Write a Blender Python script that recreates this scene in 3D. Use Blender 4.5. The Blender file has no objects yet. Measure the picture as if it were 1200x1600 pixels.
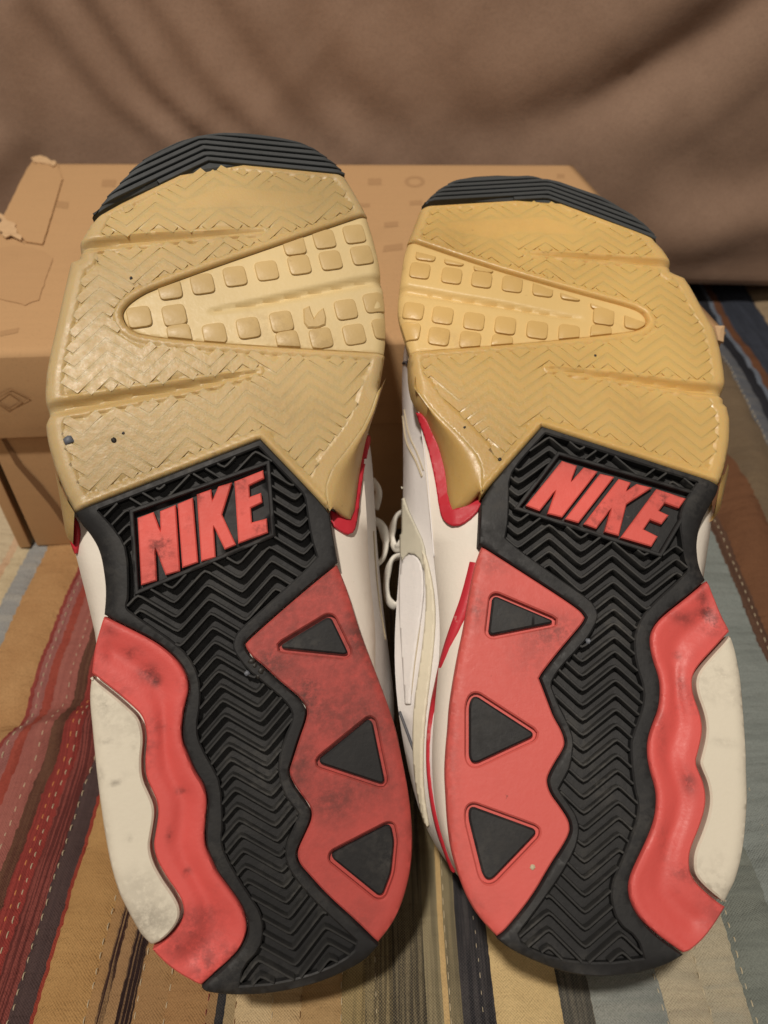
import bpy, bmesh, math, random
import numpy as np
from mathutils import Vector, Matrix
from mathutils.geometry import delaunay_2d_cdt
from mathutils.bvhtree import BVHTree

random.seed(7); rng = np.random.default_rng(7)
sc = bpy.context.scene
COL = sc.collection

# ------------------------------------------------------------------ camera
FPX, PITCH, CAMH = 1200.0, math.radians(43.6), 0.305
cam_d = bpy.data.cameras.new('camera'); cam = bpy.data.objects.new('camera', cam_d); COL.objects.link(cam)
cam.location = (0, 0, CAMH); cam.rotation_euler = (math.pi/2 - PITCH, 0, 0)
cam_d.sensor_fit = 'HORIZONTAL'; cam_d.sensor_width = 36; cam_d.lens = 36
cam_d.clip_start = 0.01; cam_d.clip_end = 20
cam_d.dof.use_dof = True; cam_d.dof.focus_distance = 0.255; cam_d.dof.aperture_fstop = 17
sc.camera = cam

# ------------------------------------------------------------------ light
world = bpy.data.worlds.new('World'); sc.world = world; world.use_nodes = True
wb = world.node_tree.nodes['Background']
wb.inputs[0].default_value = (1.0, 0.90, 0.78, 1); wb.inputs[1].default_value = 0.125
def lamp(name, loc, target, size, power, col):
    d = bpy.data.lights.new(name, 'AREA'); d.shape = 'DISK'; d.size = size; d.energy = power; d.color = col
    o = bpy.data.objects.new(name, d); COL.objects.link(o); o.location = loc
    o.rotation_euler = (Vector(target)-Vector(loc)).to_track_quat('-Z', 'Y').to_euler()
    return o
lamp('ceiling_lamp', (-0.28, -0.28, 2.0), (0, 0.2, 0.1), 0.11, 34, (1.0, 0.91, 0.80))
lamp('fill_light', (0.5, -1.3, 1.6), (0, 0.3, 0.1), 0.9, 3.2, (1.0, 0.9, 0.78))  # unseen fill light, added behind the camera to soften the shadows
vs = sc.view_settings
vs.view_transform = 'Standard'; vs.look = 'None'; vs.gamma = 1; vs.exposure = 0.0; vs.use_curve_mapping = False

# ------------------------------------------------------------------ helpers
CAMP = np.array([0, 0, CAMH])
FW = np.array([0, math.cos(PITCH), -math.sin(PITCH)]); UP = np.array([0, math.sin(PITCH), math.cos(PITCH)]); RT = np.array([1.0, 0, 0])
def rays(px):
    px = np.asarray(px, float).reshape(-1, 2)
    return ((px[:, 0]-600)/FPX)[:, None]*RT + ((800-px[:, 1])/FPX)[:, None]*UP + FW

def link(name, me, parent=None, mat=None, smooth=True, angle=35):
    o = bpy.data.objects.new(name, me); COL.objects.link(o)
    if parent: o.parent = parent
    if mat: me.materials.append(mat)
    if smooth and len(me.polygons):
        me.polygons.foreach_set('use_smooth', [True]*len(me.polygons))
        if angle: me.set_sharp_from_angle(angle=math.radians(angle))
    me.update()
    return o
def mesh(name, verts, faces):
    me = bpy.data.meshes.new(name); me.from_pydata([tuple(map(float, v)) for v in verts], [], [tuple(map(int, f)) for f in faces])
    bm = bmesh.new(); bm.from_mesh(me); bmesh.ops.recalc_face_normals(bm, faces=bm.faces); bm.to_mesh(me); bm.free()
    return me
def empty(name, loc, label, cat, group=None):
    o = bpy.data.objects.new(name, None); COL.objects.link(o); o.location = loc
    o.empty_display_size = 0.02
    o['label'] = label; o['category'] = cat
    if group: o['group'] = group
    return o

def area(P):
    x, y = P[:, 0], P[:, 1]; return 0.5*np.sum(x*np.roll(y, -1)-np.roll(x, -1)*y)
def ccw(P): 
    P = np.asarray(P, float); return P if area(P) > 0 else P[::-1].copy()
def chaikin(P, it=2, corner=48, closed=True):
    P = np.asarray(P, float)
    n = len(P); keep = np.zeros(n, bool)
    for i in range(n):
        a = P[i]-P[i-1]; b = P[(i+1) % n]-P[i]
        ang = abs(math.degrees(math.atan2(a[0]*b[1]-a[1]*b[0], a@b)))
        keep[i] = ang > corner or (not closed and i in (0, n-1))
    for _ in range(it):
        out = []; kk = []
        n = len(P)
        for i in range(n):
            if keep[i]: out.append(P[i]); kk.append(True)
            else:
                out.append(P[i]*0.75+P[i-1]*0.25); kk.append(False)
                out.append(P[i]*0.75+P[(i+1) % n]*0.25); kk.append(False)
        P = np.array(out); keep = np.array(kk)
    return P
def resample(P, step):
    out = []
    for i in range(len(P)):
        a = P[i]; b = P[(i+1) % len(P)]; d = np.linalg.norm(b-a)
        if d < step*0.12: continue
        k = max(1, int(math.ceil(d/step)))
        for j in range(k): out.append(a+(b-a)*j/k)
    return np.array(out)
def offset(P, d):
    """inward offset (P ccw) by d, mitred"""
    a = P-np.roll(P, 1, 0); b = np.roll(P, -1, 0)-P
    na = np.stack([-a[:, 1], a[:, 0]], 1)/(np.linalg.norm(a, axis=1)[:, None]+1e-12)
    nb = np.stack([-b[:, 1], b[:, 0]], 1)/(np.linalg.norm(b, axis=1)[:, None]+1e-12)
    m = na+nb; l2 = np.maximum((m*m).sum(1), 0.5)
    return P+m*(2*d/l2)[:, None]*1.0
def inside(P, x, y):
    r = np.zeros(x.shape, bool)
    n = len(P)
    for i in range(n):
        x1, y1 = P[i]; x2, y2 = P[(i+1) % n]
        if y1 == y2: continue
        c = ((y1 > y) != (y2 > y))
        r ^= c & (x < (x2-x1)*(y-y1)/(y2-y1)+x1)
    return r
def dist(P, x, y, closed=True):
    d = np.full(x.shape, 1e9); n = len(P)
    for i in range(n if closed else n-1):
        a = P[i]; b = P[(i+1) % n]; ab = b-a; L = ab@ab+1e-15
        t = np.clip(((x-a[0])*ab[0]+(y-a[1])*ab[1])/L, 0, 1)
        d = np.minimum(d, (x-a[0]-t*ab[0])**2+(y-a[1]-t*ab[1])**2)
    return np.sqrt(d)
def dist_w(P, W, x, y):
    """signed gap to a tapered polyline: distance minus local half width"""
    d = np.full(x.shape, 1e9)
    for i in range(len(P)-1):
        a = P[i]; b = P[i+1]; ab = b-a; L = ab@ab+1e-15
        t = np.clip(((x-a[0])*ab[0]+(y-a[1])*ab[1])/L, 0, 1)
        d = np.minimum(d, np.sqrt((x-a[0]-t*ab[0])**2+(y-a[1]-t*ab[1])**2)-(W[i]+(W[i+1]-W[i])*t))
    return d
def sstep(a, b, x):
    t = np.clip((x-a)/(b-a), 0, 1); return t*t*(3-2*t)
def snoise(x, y, s, seed):
    """cheap smooth noise from sines"""
    r = np.random.default_rng(seed); o = 0
    for k in range(6):
        a = r.uniform(0, 6.28); f = s*r.uniform(0.6, 1.8)
        o = o+np.sin((x*math.cos(a)+y*math.sin(a))*f+r.uniform(0, 6.28))
    return o/6
def clip_convex(S, W):
    W = ccw(W); out = [tuple(p) for p in S]
    for i in range(len(W)):
        a = W[i]; b = W[(i+1) % len(W)]; inp = out; out = []
        f = lambda p: (b[0]-a[0])*(p[1]-a[1])-(b[1]-a[1])*(p[0]-a[0])
        for j in range(len(inp)):
            p = inp[j]; q = inp[(j+1) % len(inp)]; fp, fq = f(p), f(q)
            if fp >= 0: out.append(p)
            if fp*fq < 0:
                t = fp/(fp-fq); out.append((p[0]+(q[0]-p[0])*t, p[1]+(q[1]-p[1])*t))
        if not out: return None
    return np.array(out)

# ------------------------------------------------------------------ materials
def s2l(c): return tuple(((v/255)/12.92 if v/255 <= 0.04045 else ((v/255+0.055)/1.055)**2.4) for v in c)
class NT:
    def __init__(s, name):
        s.m = bpy.data.materials.new(name); s.m.use_nodes = True; s.t = s.m.node_tree; s.n = s.t.nodes; s.b = s.n['Principled BSDF']
        s.co = s.n.new('ShaderNodeTexCoord')
    def lk(s, a, b): s.t.links.new(a, b)
    def noise(s, scale, detail=4, rough=0.6, vec=None, coord='Object'):
        n = s.n.new('ShaderNodeTexNoise'); n.inputs['Scale'].default_value = scale; n.inputs['Detail'].default_value = detail; n.inputs['Roughness'].default_value = rough
        s.lk(vec if vec else s.co.outputs[coord], n.inputs['Vector']); return n.outputs['Fac']
    def ramp(s, x, a, b, lo=0.0, hi=1.0):
        n = s.n.new('ShaderNodeMapRange'); n.inputs[1].default_value = a; n.inputs[2].default_value = b; n.inputs[3].default_value = lo; n.inputs[4].default_value = hi
        n.interpolation_type = 'SMOOTHSTEP'; s.lk(x, n.inputs[0]); return n.outputs[0]
    def math(s, op, a, b=None):
        n = s.n.new('ShaderNodeMath'); n.operation = op
        for i, v in enumerate((a, b)):
            if v is None: continue
            if hasattr(v, 'is_linked') or hasattr(v, 'links'): s.lk(v, n.inputs[i])
            else: n.inputs[i].default_value = v
        return n.outputs[0]
    def mix(s, f, a, b):
        n = s.n.new('ShaderNodeMix'); n.data_type = 'RGBA'
        if hasattr(f, 'links'): s.lk(f, n.inputs[0])
        else: n.inputs[0].default_value = f
        for v, i in ((a, 6), (b, 7)):
            if hasattr(v, 'links'): s.lk(v, n.inputs[i])
            else: n.inputs[i].default_value = (*v[:3], 1)
        return n.outputs[2]
    def bump(s, h, strength, d=0.001, prev=None):
        n = s.n.new('ShaderNodeBump'); n.inputs['Strength'].default_value = strength; n.inputs['Distance'].default_value = d
        s.lk(h, n.inputs['Height'])
        if prev is not None: s.lk(prev, n.inputs['Normal'])
        return n.outputs[0]
    def out(s, col, rough=0.6, nor=None, spec=0.4, **k):
        if hasattr(col, 'links'): s.lk(col, s.b.inputs['Base Color'])
        else: s.b.inputs['Base Color'].default_value = (*col[:3], 1)
        if hasattr(rough, 'links'): s.lk(rough, s.b.inputs['Roughness'])
        else: s.b.inputs['Roughness'].default_value = rough
        s.b.inputs['Specular IOR Level'].default_value = spec
        if nor is not None: s.lk(nor, s.b.inputs['Normal'])
        for a, v in k.items(): s.b.inputs[a.replace('_', ' ')].default_value = v
        return s.m

def rubber(name, col, dirt,  amount=0.5, spots=(0.60, 0.72), rough=0.55, fine=900, sss=0.0, big=28, var=0.12, edge=None, soft=(0.38, 0.62)):
    t = NT(name)
    n1 = t.noise(big, 5, 0.62); n2 = t.noise(330, 4, 0.7); n3 = t.noise(fine, 2, 0.5); n4 = t.noise(big*0.45, 2, 0.5)
    base = t.mix(t.ramp(n4, 0.35, 0.65), [c*(1-var) for c in col], [min(1, c*(1+var)) for c in col])
    if edge:
        at = t.n.new('ShaderNodeAttribute'); at.attribute_name = 'tone'; base = t.mix(t.math('MULTIPLY', at.outputs['Fac'], 0.7), base, edge)
    patch = t.ramp(n1, spots[0], spots[1])
    gr = t.math('MULTIPLY', patch, t.ramp(n2, soft[0], soft[1])); gr = t.math('MULTIPLY', gr, amount)
    col2 = t.mix(gr, base, dirt)
    sp = t.math('MULTIPLY', t.ramp(t.noise(190, 3, 0.6), 0.70, 0.76), amount*0.8)
    col2 = t.mix(sp, col2, dirt)
    ga = t.n.new('ShaderNodeAttribute'); ga.attribute_name = 'grime'
    gn = t.ramp(t.math('ADD', t.math('MULTIPLY', t.noise(420, 5, 0.75), 0.75), t.math('MULTIPLY', t.noise(90, 3, 0.6), 0.35)), 0.40, 0.64)
    col2 = t.mix(t.math('MULTIPLY', t.math('MINIMUM', t.math('MULTIPLY', ga.outputs['Fac'], t.math('ADD', t.math('MULTIPLY', gn, 0.85), 0.15)), 1.0), 0.85), col2, dirt)
    b = t.bump(n3, 0.25, 0.0002); b = t.bump(n2, 0.22, 0.0004, b)
    m = t.out(col2, t.ramp(n2, 0.2, 0.8, rough-0.08, rough+0.12), b, 0.35)
    if sss:
        t.b.inputs['Subsurface Weight'].default_value = sss; t.b.inputs['Subsurface Radius'].default_value = (1, .55, .22); t.b.inputs['Subsurface Scale'].default_value = 0.0030
    return m
M = {}
M['gumL'] = rubber('gum_rubber_dull', s2l((191, 163, 111)), s2l((136, 108, 66)), 0.5, (0.40, 0.8), 0.40, sss=0.4, var=0.19, big=16, edge=s2l((198, 178, 138)), soft=(0.1, 0.7))
M['gumR'] = rubber('gum_rubber_honey', s2l((203, 168, 104)), s2l((150, 112, 60)), 0.42, (0.42, 0.8), 0.33, sss=0.4, var=0.17, big=16, edge=s2l((206, 178, 124)), soft=(0.1, 0.7))
M['palL'] = rubber('pale_gum_dull', s2l((214, 191, 142)), s2l((150, 120, 80)), 0.35, (0.5, 0.75), 0.42, var=0.06)
M['palR'] = rubber('pale_gum_honey', s2l((220, 188, 126)), s2l((150, 115, 70)), 0.3, (0.5, 0.75), 0.36, var=0.06)
M['lugL'] = rubber('lug_gum_dull', s2l((199, 171, 119)), s2l((136, 108, 66)), 0.4, (0.45, 0.8), 0.42, var=0.08)
M['lugR'] = rubber('lug_gum_honey', s2l((209, 174, 111)), s2l((150, 112, 60)), 0.35, (0.45, 0.8), 0.36, var=0.08)
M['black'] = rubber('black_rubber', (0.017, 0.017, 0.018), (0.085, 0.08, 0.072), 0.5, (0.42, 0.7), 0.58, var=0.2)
M['ridge_black'] = rubber('ridge_black_rubber', (0.026, 0.026, 0.026), (0.11, 0.105, 0.095), 0.6, (0.40, 0.7), 0.6, var=0.2)  # lighter black for the tread ridges, with random dust patches
M['toe'] = rubber('charcoal_rubber', (0.052, 0.057, 0.060), (0.02, 0.02, 0.02), 0.3, (0.42, 0.7), 0.6, var=0.12)
M['redL'] = rubber('scuffed_red_rubber', s2l((192, 82, 76)), s2l((70, 50, 46)), 0.95, (0.38, 0.66), 0.5, big=11, var=0.12, soft=(0.15, 0.75))
M['redR'] = rubber('red_rubber', s2l((212, 95, 88)), s2l((96, 58, 54)), 0.75, (0.46, 0.80), 0.5, big=13, var=0.06, soft=(0.15, 0.75))
M['redLat'] = rubber('bright_red_rubber', s2l((212, 88, 83)), s2l((78, 44, 42)), 0.85, (0.50, 0.76), 0.46, big=30, var=0.08)
M['letter'] = rubber('red_letter_rubber', s2l((216, 92, 83)), s2l((60, 34, 32)), 0.75, (0.48, 0.70), 0.55, big=60, var=0.1)
M['cream'] = rubber('cream_foam', s2l((216, 208, 190)), s2l((130, 122, 110)), 0.55, (0.48, 0.78), 0.6, var=0.03)
M['mid'] = rubber('white_midsole', s2l((226, 218, 206)), s2l((150, 136, 116)), 0.3, (0.55, 0.8), 0.55, var=0.02)
M['stripe'] = rubber('painted_red_stripe', s2l((190, 45, 58)), s2l((225, 205, 195)), 0.35, (0.6, 0.7), 0.45, var=0.05)
def leather(name, col, sc_=700):
    t = NT(name); n = t.noise(sc_, 3, 0.6); n2 = t.noise(60, 3, 0.5)
    c = t.mix(t.ramp(n2, 0.3, 0.7), [x*0.94 for x in col], col)
    return t.out(c, 0.5, t.bump(n, 0.35, 0.0003), 0.4)
M['leather'] = leather('white_leather', s2l((232, 228, 226)))
M['creaml'] = leather('cream_leather', s2l((226, 218, 196)))
M['gritty'] = leather('silver_leather', s2l((205, 200, 182)), 260)
M['lining'] = leather('dark_lining', (0.03, 0.028, 0.027))
M['lace'] = leather('white_lace', s2l((236, 232, 222)), 1200)
M['thread'] = leather('white_thread', s2l((192, 178, 150)), 2500)
M['greyline'] = leather('grey_trim', s2l((80, 80, 86)), 900)
M['stone'] = leather('grey_stone', s2l((96, 100, 108)), 500)
M['scuff'] = leather('dark_scuff', s2l((112, 50, 46)), 500)
M['greyscuff'] = leather('grey_scuff', s2l((150, 142, 126)), 500)
M['grit'] = leather('dark_grit', (0.02, 0.017, 0.014), 500)

def cardboard(name, col, dirty=0.35):
    t = NT(name)
    mp = t.n.new('ShaderNodeMapping'); mp.inputs['Scale'].default_value = (1, 14, 14); t.lk(t.co.outputs['Object'], mp.inputs[0])
    f = t.noise(30, 5, 0.7, mp.outputs[0]); g = t.noise(9, 4, 0.6); fib = t.noise(900, 2, 0.5)
    c = t.mix(t.ramp(f, 0.3, 0.7), [x*0.965 for x in col], col)
    c = t.mix(t.math('MULTIPLY', t.ramp(g, 0.52, 0.72), dirty), c, [x*0.66 for x in col])
    c = t.mix(t.math('MULTIPLY', t.ramp(fib, 0.55, 0.7), 0.18), c, [x*0.6 for x in col])
    return t.out(c, 0.85, t.bump(t.noise(70, 4, 0.6), 0.12, 0.001, t.bump(fib, 0.2, 0.0002)), 0.2)
M['card'] = cardboard('kraft_cardboard', s2l((191, 153, 111)))
M['cardedge'] = cardboard('torn_cardboard', s2l((206, 172, 132)), 0.15)
M['cardprint'] = cardboard('faint_print', s2l((176, 139, 100)))
M['cardtape'] = cardboard('paper_tape', s2l((187, 149, 108)))
M['carddark'] = cardboard('glue_stain', s2l((128, 96, 66)))

def cloth(name, c1, c2, kind='plain', seed=0):
    """woven cotton: fine warp and weft in the colour and in the relief; 'weave' shows both yarn colours"""
    t = NT(name); sx = t.n.new('ShaderNodeSeparateXYZ'); t.lk(t.co.outputs['Object'], sx.inputs[0])
    x, y = sx.outputs[0], sx.outputs[1]
    wob = t.noise(120, 2, 0.5)
    fx = t.math('SINE', t.math('MULTIPLY', x, 2*math.pi/0.00105)); fy = t.math('SINE', t.math('MULTIPLY', t.math('ADD', y, t.math('MULTIPLY', wob, 0.002)), 2*math.pi/0.00105))
    w = t.math('MULTIPLY', fx, fy)
    mp = t.n.new('ShaderNodeMapping'); mp.inputs['Scale'].default_value = (1, 0.012 if kind == 'lines' else 0.03, 0); mp.inputs['Location'].default_value = (seed*1.37, seed*0.71, 0); t.lk(t.co.outputs['Object'], mp.inputs[0])
    st = t.noise(1100 if kind == 'lines' else 620, 2, 0.5, mp.outputs[0])
    mp2 = t.n.new('ShaderNodeMapping'); mp2.inputs['Scale'].default_value = (0.12, 1, 0); mp2.inputs['Location'].default_value = (seed, seed*2.1, 0); t.lk(t.co.outputs['Object'], mp2.inputs[0])
    sl = t.noise(160, 3, 0.6, mp2.outputs[0])
    if kind == 'weave': f = t.math('ADD', t.math('MULTIPLY', t.ramp(w, -0.4, 0.6), 0.6), t.math('MULTIPLY', t.ramp(st, 0.42, 0.60), 0.45))
    elif kind == 'lines': f = t.ramp(st, 0.47, 0.53)
    elif kind == 'slub': f = t.math('ADD', t.math('MULTIPLY', t.ramp(sl, 0.42, 0.66), 0.7), t.math('MULTIPLY', t.ramp(w, -0.5, 1), 0.2))
    else: f = t.math('ADD', t.math('MULTIPLY', t.ramp(w, -1, 1), 0.5), t.math('MULTIPLY', t.ramp(t.noise(55, 3, 0.6), 0.35, 0.7), 0.5))
    c = t.mix(f, c1, c2)
    c = t.mix(t.math('MULTIPLY', t.ramp(t.noise(1500, 2, 0.5), 0.35, 0.75), 0.4), c, [v*0.55 for v in c1])
    b = t.bump(w, 0.5, 0.00025); b = t.bump(sl, 0.6, 0.0018, b); b = t.bump(t.noise(60, 5, 0.6), 0.6, 0.004, b)
    return t.out(c, 0.92, b, 0.12)
def drape_mat():
    t = NT('brown_brushed_cotton'); sx = t.n.new('ShaderNodeSeparateXYZ'); t.lk(t.co.outputs['Object'], sx.inputs[0])
    x, z = sx.outputs[0], sx.outputs[2]
    d1 = t.math('ADD', x, t.math('MULTIPLY', z, 0.8)); d2 = t.math('SUBTRACT', x, t.math('MULTIPLY', z, 1.1))
    l1 = t.ramp(t.math('SINE', t.math('MULTIPLY', d1, 2*math.pi/0.016)), 0.80, 1.0); l2 = t.ramp(t.math('SINE', t.math('MULTIPLY', d2, 2*math.pi/0.016)), 0.80, 1.0)
    ln = t.math('MULTIPLY', t.math('MAXIMUM', l1, l2), 0.14)
    n = t.noise(14, 4, 0.6); f = t.noise(700, 2, 0.6)
    c = t.mix(t.ramp(n, 0.3, 0.7), s2l((138, 112, 94)), s2l((152, 125, 106)))
    c = t.mix(ln, c, s2l((150, 124, 104)))
    c = t.mix(t.math('MULTIPLY', t.ramp(f, 0.4, 0.7), 0.25), c, s2l((108, 86, 70)))
    m = t.out(c, 0.75, t.bump(f, 0.3, 0.0004, t.bump(t.noise(22, 6, 0.62), 0.18, 0.006)), 0.25)
    t.b.inputs['Sheen Weight'].default_value = 0.3; t.b.inputs['Sheen Roughness'].default_value = 0.4
    return m
M['drape'] = drape_mat()

# ------------------------------------------------------------------ drape behind (kind: setting)
def poly_field(P, x, z, s):
    return np.exp(-(dist(np.asarray(P, float), x, z, False)/s)**2)
def build_drape():
    xs = np.concatenate([np.linspace(-1.7, -.62, 60)[:-1], np.linspace(-.62, .62, 250), np.linspace(.62, 1.7, 60)[1:]]); nx, nz = len(xs), 150; ss = np.linspace(0, 1, nz)
    X, S = np.meshgrid(xs, ss)
    arc = S*0.80
    # profile: the hem is tucked under, then the cloth rises with a gentle lean
    tuck = np.clip(1-arc/0.075, 0, 1)
    hem = 0.004+0.004*np.sin(X*9+1)
    Z = np.where(arc < 0.075, hem+0.022*(1-tuck)**1.6-0.012*tuck**3, hem+0.022+(arc-0.075))
    Y = 0.556+0.10*tuck**1.8+0.10*np.maximum(Z-0.05, 0)
    f = 0
    # the long swag that sweeps from the upper right to the middle
    zc = .128+2.3*(X-.05)**2; amp = .0025+.0135*sstep(.02, .22, X); amp = amp*sstep(-.16, -.02, X)*(1-sstep(.30, .42, X)); nrm_ = 1/np.sqrt(1+(4.6*(X-.05))**2); dz = (Z-zc)*nrm_
    f = f+amp*np.exp(-(dz/.017)**2)-amp*.9*np.exp(-((dz-.036)/.026)**2)-amp*.5*np.exp(-((dz+.04)/.03)**2)
    # diagonal pleats on the left
    for k, (a, w, o) in enumerate([(-.235, .011, .006), (-.198, .009, .008), (-.160, .010, .006), (-.112, .013, .006), (-.06, .016, .005), (.01, .02, .004)]):
        f = f+o*poly_field([(a-.05, .32), (a, .21), (a+.035, .155), (a+.075, .118)], X, Z, w)
        f = f-o*0.8*poly_field([(a-.035, .32), (a+.016, .21), (a+.051, .155), (a+.09, .118)], X, Z, w*1.1)
    # slumped folds at the lower right
    f = f-0.018*poly_field([(.22, .06), (.29, .075), (.36, .06)], X, Z, .022)
    f = f+0.004*poly_field([(.20, .11), (.255, .095), (.30, .12)], X, Z, .016)
    f = f-0.010*poly_field([(-.30, .10), (-.25, .13), (-.24, .2)], X, Z, .016)
    r_ = random.Random(4)
    for k in range(26):
        a, z0, l, sl_ = r_.uniform(-.32, .34), r_.uniform(.10, .26), r_.uniform(.04, .12), r_.choice((-1, -1, 1))*r_.uniform(.5, 1.3)
        f = f+r_.choice((-1, 1))*r_.uniform(.0007, .0016)*poly_field([(a, z0), (a+l*.5, z0-l*.5*sl_+r_.uniform(-.004, .004)), (a+l, z0-l*sl_)], X, Z, r_.uniform(.004, .008))
    f = f+0.0035*snoise(X, Z, 34, 3)+0.0016*snoise(X, Z, 90, 4)
    Y = Y+f*0.55*sstep(0.02, 0.09, arc)
    V = np.stack([X, Y, Z], -1).reshape(-1, 3)
    F = [(j*nx+i, j*nx+i+1, (j+1)*nx+i+1, (j+1)*nx+i) for j in range(nz-1) for i in range(nx-1)]
    me = mesh('brown_drape', V, F); o = link('brown_drape', me, None, M['drape'], True, None)
    o['label'] = 'rumpled brown fabric drape hanging behind the cardboard box'; o['category'] = 'drape'
build_drape()

# ------------------------------------------------------------------ striped quilt
def quilt_z(x, y):
    z = 0.0020*snoise(x, y, 38, 11)+0.0011*snoise(x, y, 120, 12)+0.0004*snoise(x*.5, y, 330, 13)
    # rumple at the left, beside the shoe
    z = z+0.0075*poly_field([(-.30, .128), (-.205, .150), (-.150, .178), (-.115, .19)], x, y, .011)
    z = z-0.004*poly_field([(-.30, .150), (-.205, .170), (-.150, .196), (-.115, .21)], x, y, .009)
    z = z+0.005*poly_field([(.14, .10), (.19, .16), (.24, .22)], x, y, .016)
    z = z+0.006*poly_field([(.20, .30), (.23, .38), (.235, .47)], x, y, .014)
    # the bed gives under the heels and under the box
    z = z-0.013*np.exp(-((x+.055)/.06)**2-((y-.15)/.075)**2)-0.011*np.exp(-((x-.075)/.06)**2-((y-.15)/.075)**2)
    # packed flat in front of the box and below it
    flat = sstep(-.26, -.22, x)*(1-sstep(.16, .21, x))*sstep(.262, .290, y)
    return z*(1-flat)-0.0025*flat
def quilt_dx(x, y):
    return 0.0050*(sstep(.150, .185, y)-0.5)*np.exp(-((x+.17)/.07)**2)+0.0014*snoise(x*0.4, y, 45, 21)+0.03*(np.clip(y-.12, 0, 1)**2)*sstep(.06, .14, x)*0.6
C_ = s2l
# (left edge x in mm, first colour, second colour, kind)
STR = [(-1500, (150, 150, 140), (120, 120, 112), 'slub'), (-1180, (120, 60, 50), (90, 50, 45), 'weave'), (-900, (168, 120, 70), (190, 140, 84), 'plain'), (-640, (196, 160, 120), (150, 118, 88), 'plain'), (-520, (120, 60, 50), (90, 50, 45), 'weave'), (-430, (150, 160, 160), (180, 180, 170), 'slub'), (-340, (168, 120, 70), (190, 140, 84), 'plain'),
 (-262, (222, 202, 164), (206, 184, 146), 'plain'), (-209, (214, 170, 128), (224, 192, 152), 'plain'), (-205, (226, 206, 162), (212, 190, 148), 'plain'), (-198, (160, 160, 158), (182, 178, 168), 'slub'),
 (-188.5, (196, 144, 84), (212, 162, 100), 'plain'), (-166.5, (150, 58, 52), (168, 74, 64), 'plain'), (-164.6, (176, 112, 104), (150, 84, 78), 'weave'), (-160, (168, 68, 52), (180, 82, 62), 'plain'),
 (-156, (180, 106, 94), (160, 88, 78), 'weave'), (-146.5, (92, 54, 44), (120, 82, 60), 'weave'), (-141.5, (164, 60, 52), (142, 52, 46), 'lines'), (-134, (104, 48, 44), (146, 70, 62), 'lines'),
 (-126.5, (90, 70, 68), (74, 58, 58), 'weave'), (-119.5, (172, 64, 44), (150, 54, 40), 'plain'), (-118.2, (196, 150, 84), (178, 132, 70), 'plain'), (-101.8, (186, 142, 86), (170, 126, 72), 'plain'),
 (-98.4, (62, 40, 38), (150, 116, 76), 'lines'), (-95.6, (172, 134, 86), (158, 118, 76), 'plain'), (-91.8, (52, 36, 36), (128, 98, 68), 'lines'), (-86.4, (180, 138, 84), (164, 122, 74), 'plain'), (-75.8, (176, 132, 78), (160, 116, 68), 'plain'),
 (-61.8, (166, 128, 80), (150, 112, 70), 'plain'), (-58.6, (36, 38, 44), (66, 62, 60), 'weave'), (-55.6, (160, 138, 98), (142, 120, 82), 'plain'), (-52, (202, 176, 130), (186, 160, 114), 'plain'), (-39.4, (190, 160, 112), (176, 146, 98), 'plain'),
 (-29, (186, 150, 96), (166, 132, 82), 'plain'), (-15, (164, 142, 92), (96, 84, 60), 'weave'), (-6.8, (70, 64, 54), (158, 140, 98), 'weave'), (3, (46, 44, 44), (146, 132, 100), 'weave'), (14.6, (158, 144, 108), (100, 92, 72), 'weave'),
 (20.4, (206, 172, 112), (190, 158, 100), 'plain'), (22.4, (150, 136, 100), (96, 88, 72), 'weave'), (27, (38, 38, 44), (84, 80, 80), 'weave'), (38.4, (214, 184, 124), (196, 166, 108), 'plain'), (61.4, (66, 66, 64), (118, 112, 98), 'weave'),
 (72.4, (126, 132, 128), (150, 152, 144), 'slub'), (97.6, (188, 174, 144), (166, 156, 132), 'slub'), (112.6, (178, 166, 138), (156, 152, 134), 'slub'), (126, (122, 128, 120), (104, 110, 104), 'slub'), (143, (138, 146, 142), (120, 128, 124), 'slub'),
 (183, (80, 56, 44), (108, 78, 60), 'weave'), (189, (124, 82, 52), (106, 70, 46), 'plain'), (213, (128, 108, 82), (110, 94, 74), 'plain'), (240, (96, 100, 108), (116, 116, 116), 'slub'), (251, (34, 36, 42), (52, 52, 58), 'weave'),
 (258.5, (118, 126, 138), (98, 108, 124), 'plain'), (262, (118, 76, 48), (98, 62, 40), 'plain'), (268, (48, 52, 62), (70, 76, 90), 'weave'), (296, (170, 146, 112), (150, 128, 98), 'plain'), (330, (120, 76, 52), (96, 62, 46), 'plain'), (420, (130, 140, 140), (150, 154, 150), 'slub'), (520, (150, 60, 50), (120, 50, 46), 'weave'), (640, (168, 120, 70), (190, 140, 84), 'plain'), (900, (96, 100, 108), (116, 116, 116), 'slub'), (1200, (120, 76, 52), (96, 62, 46), 'plain'), (1500, None, None, None)]
quilt = empty('striped_quilt', (0, 0.2, 0), 'patchwork quilt of narrow red, tan, grey and black stripes with running stitches', 'quilt')
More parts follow.
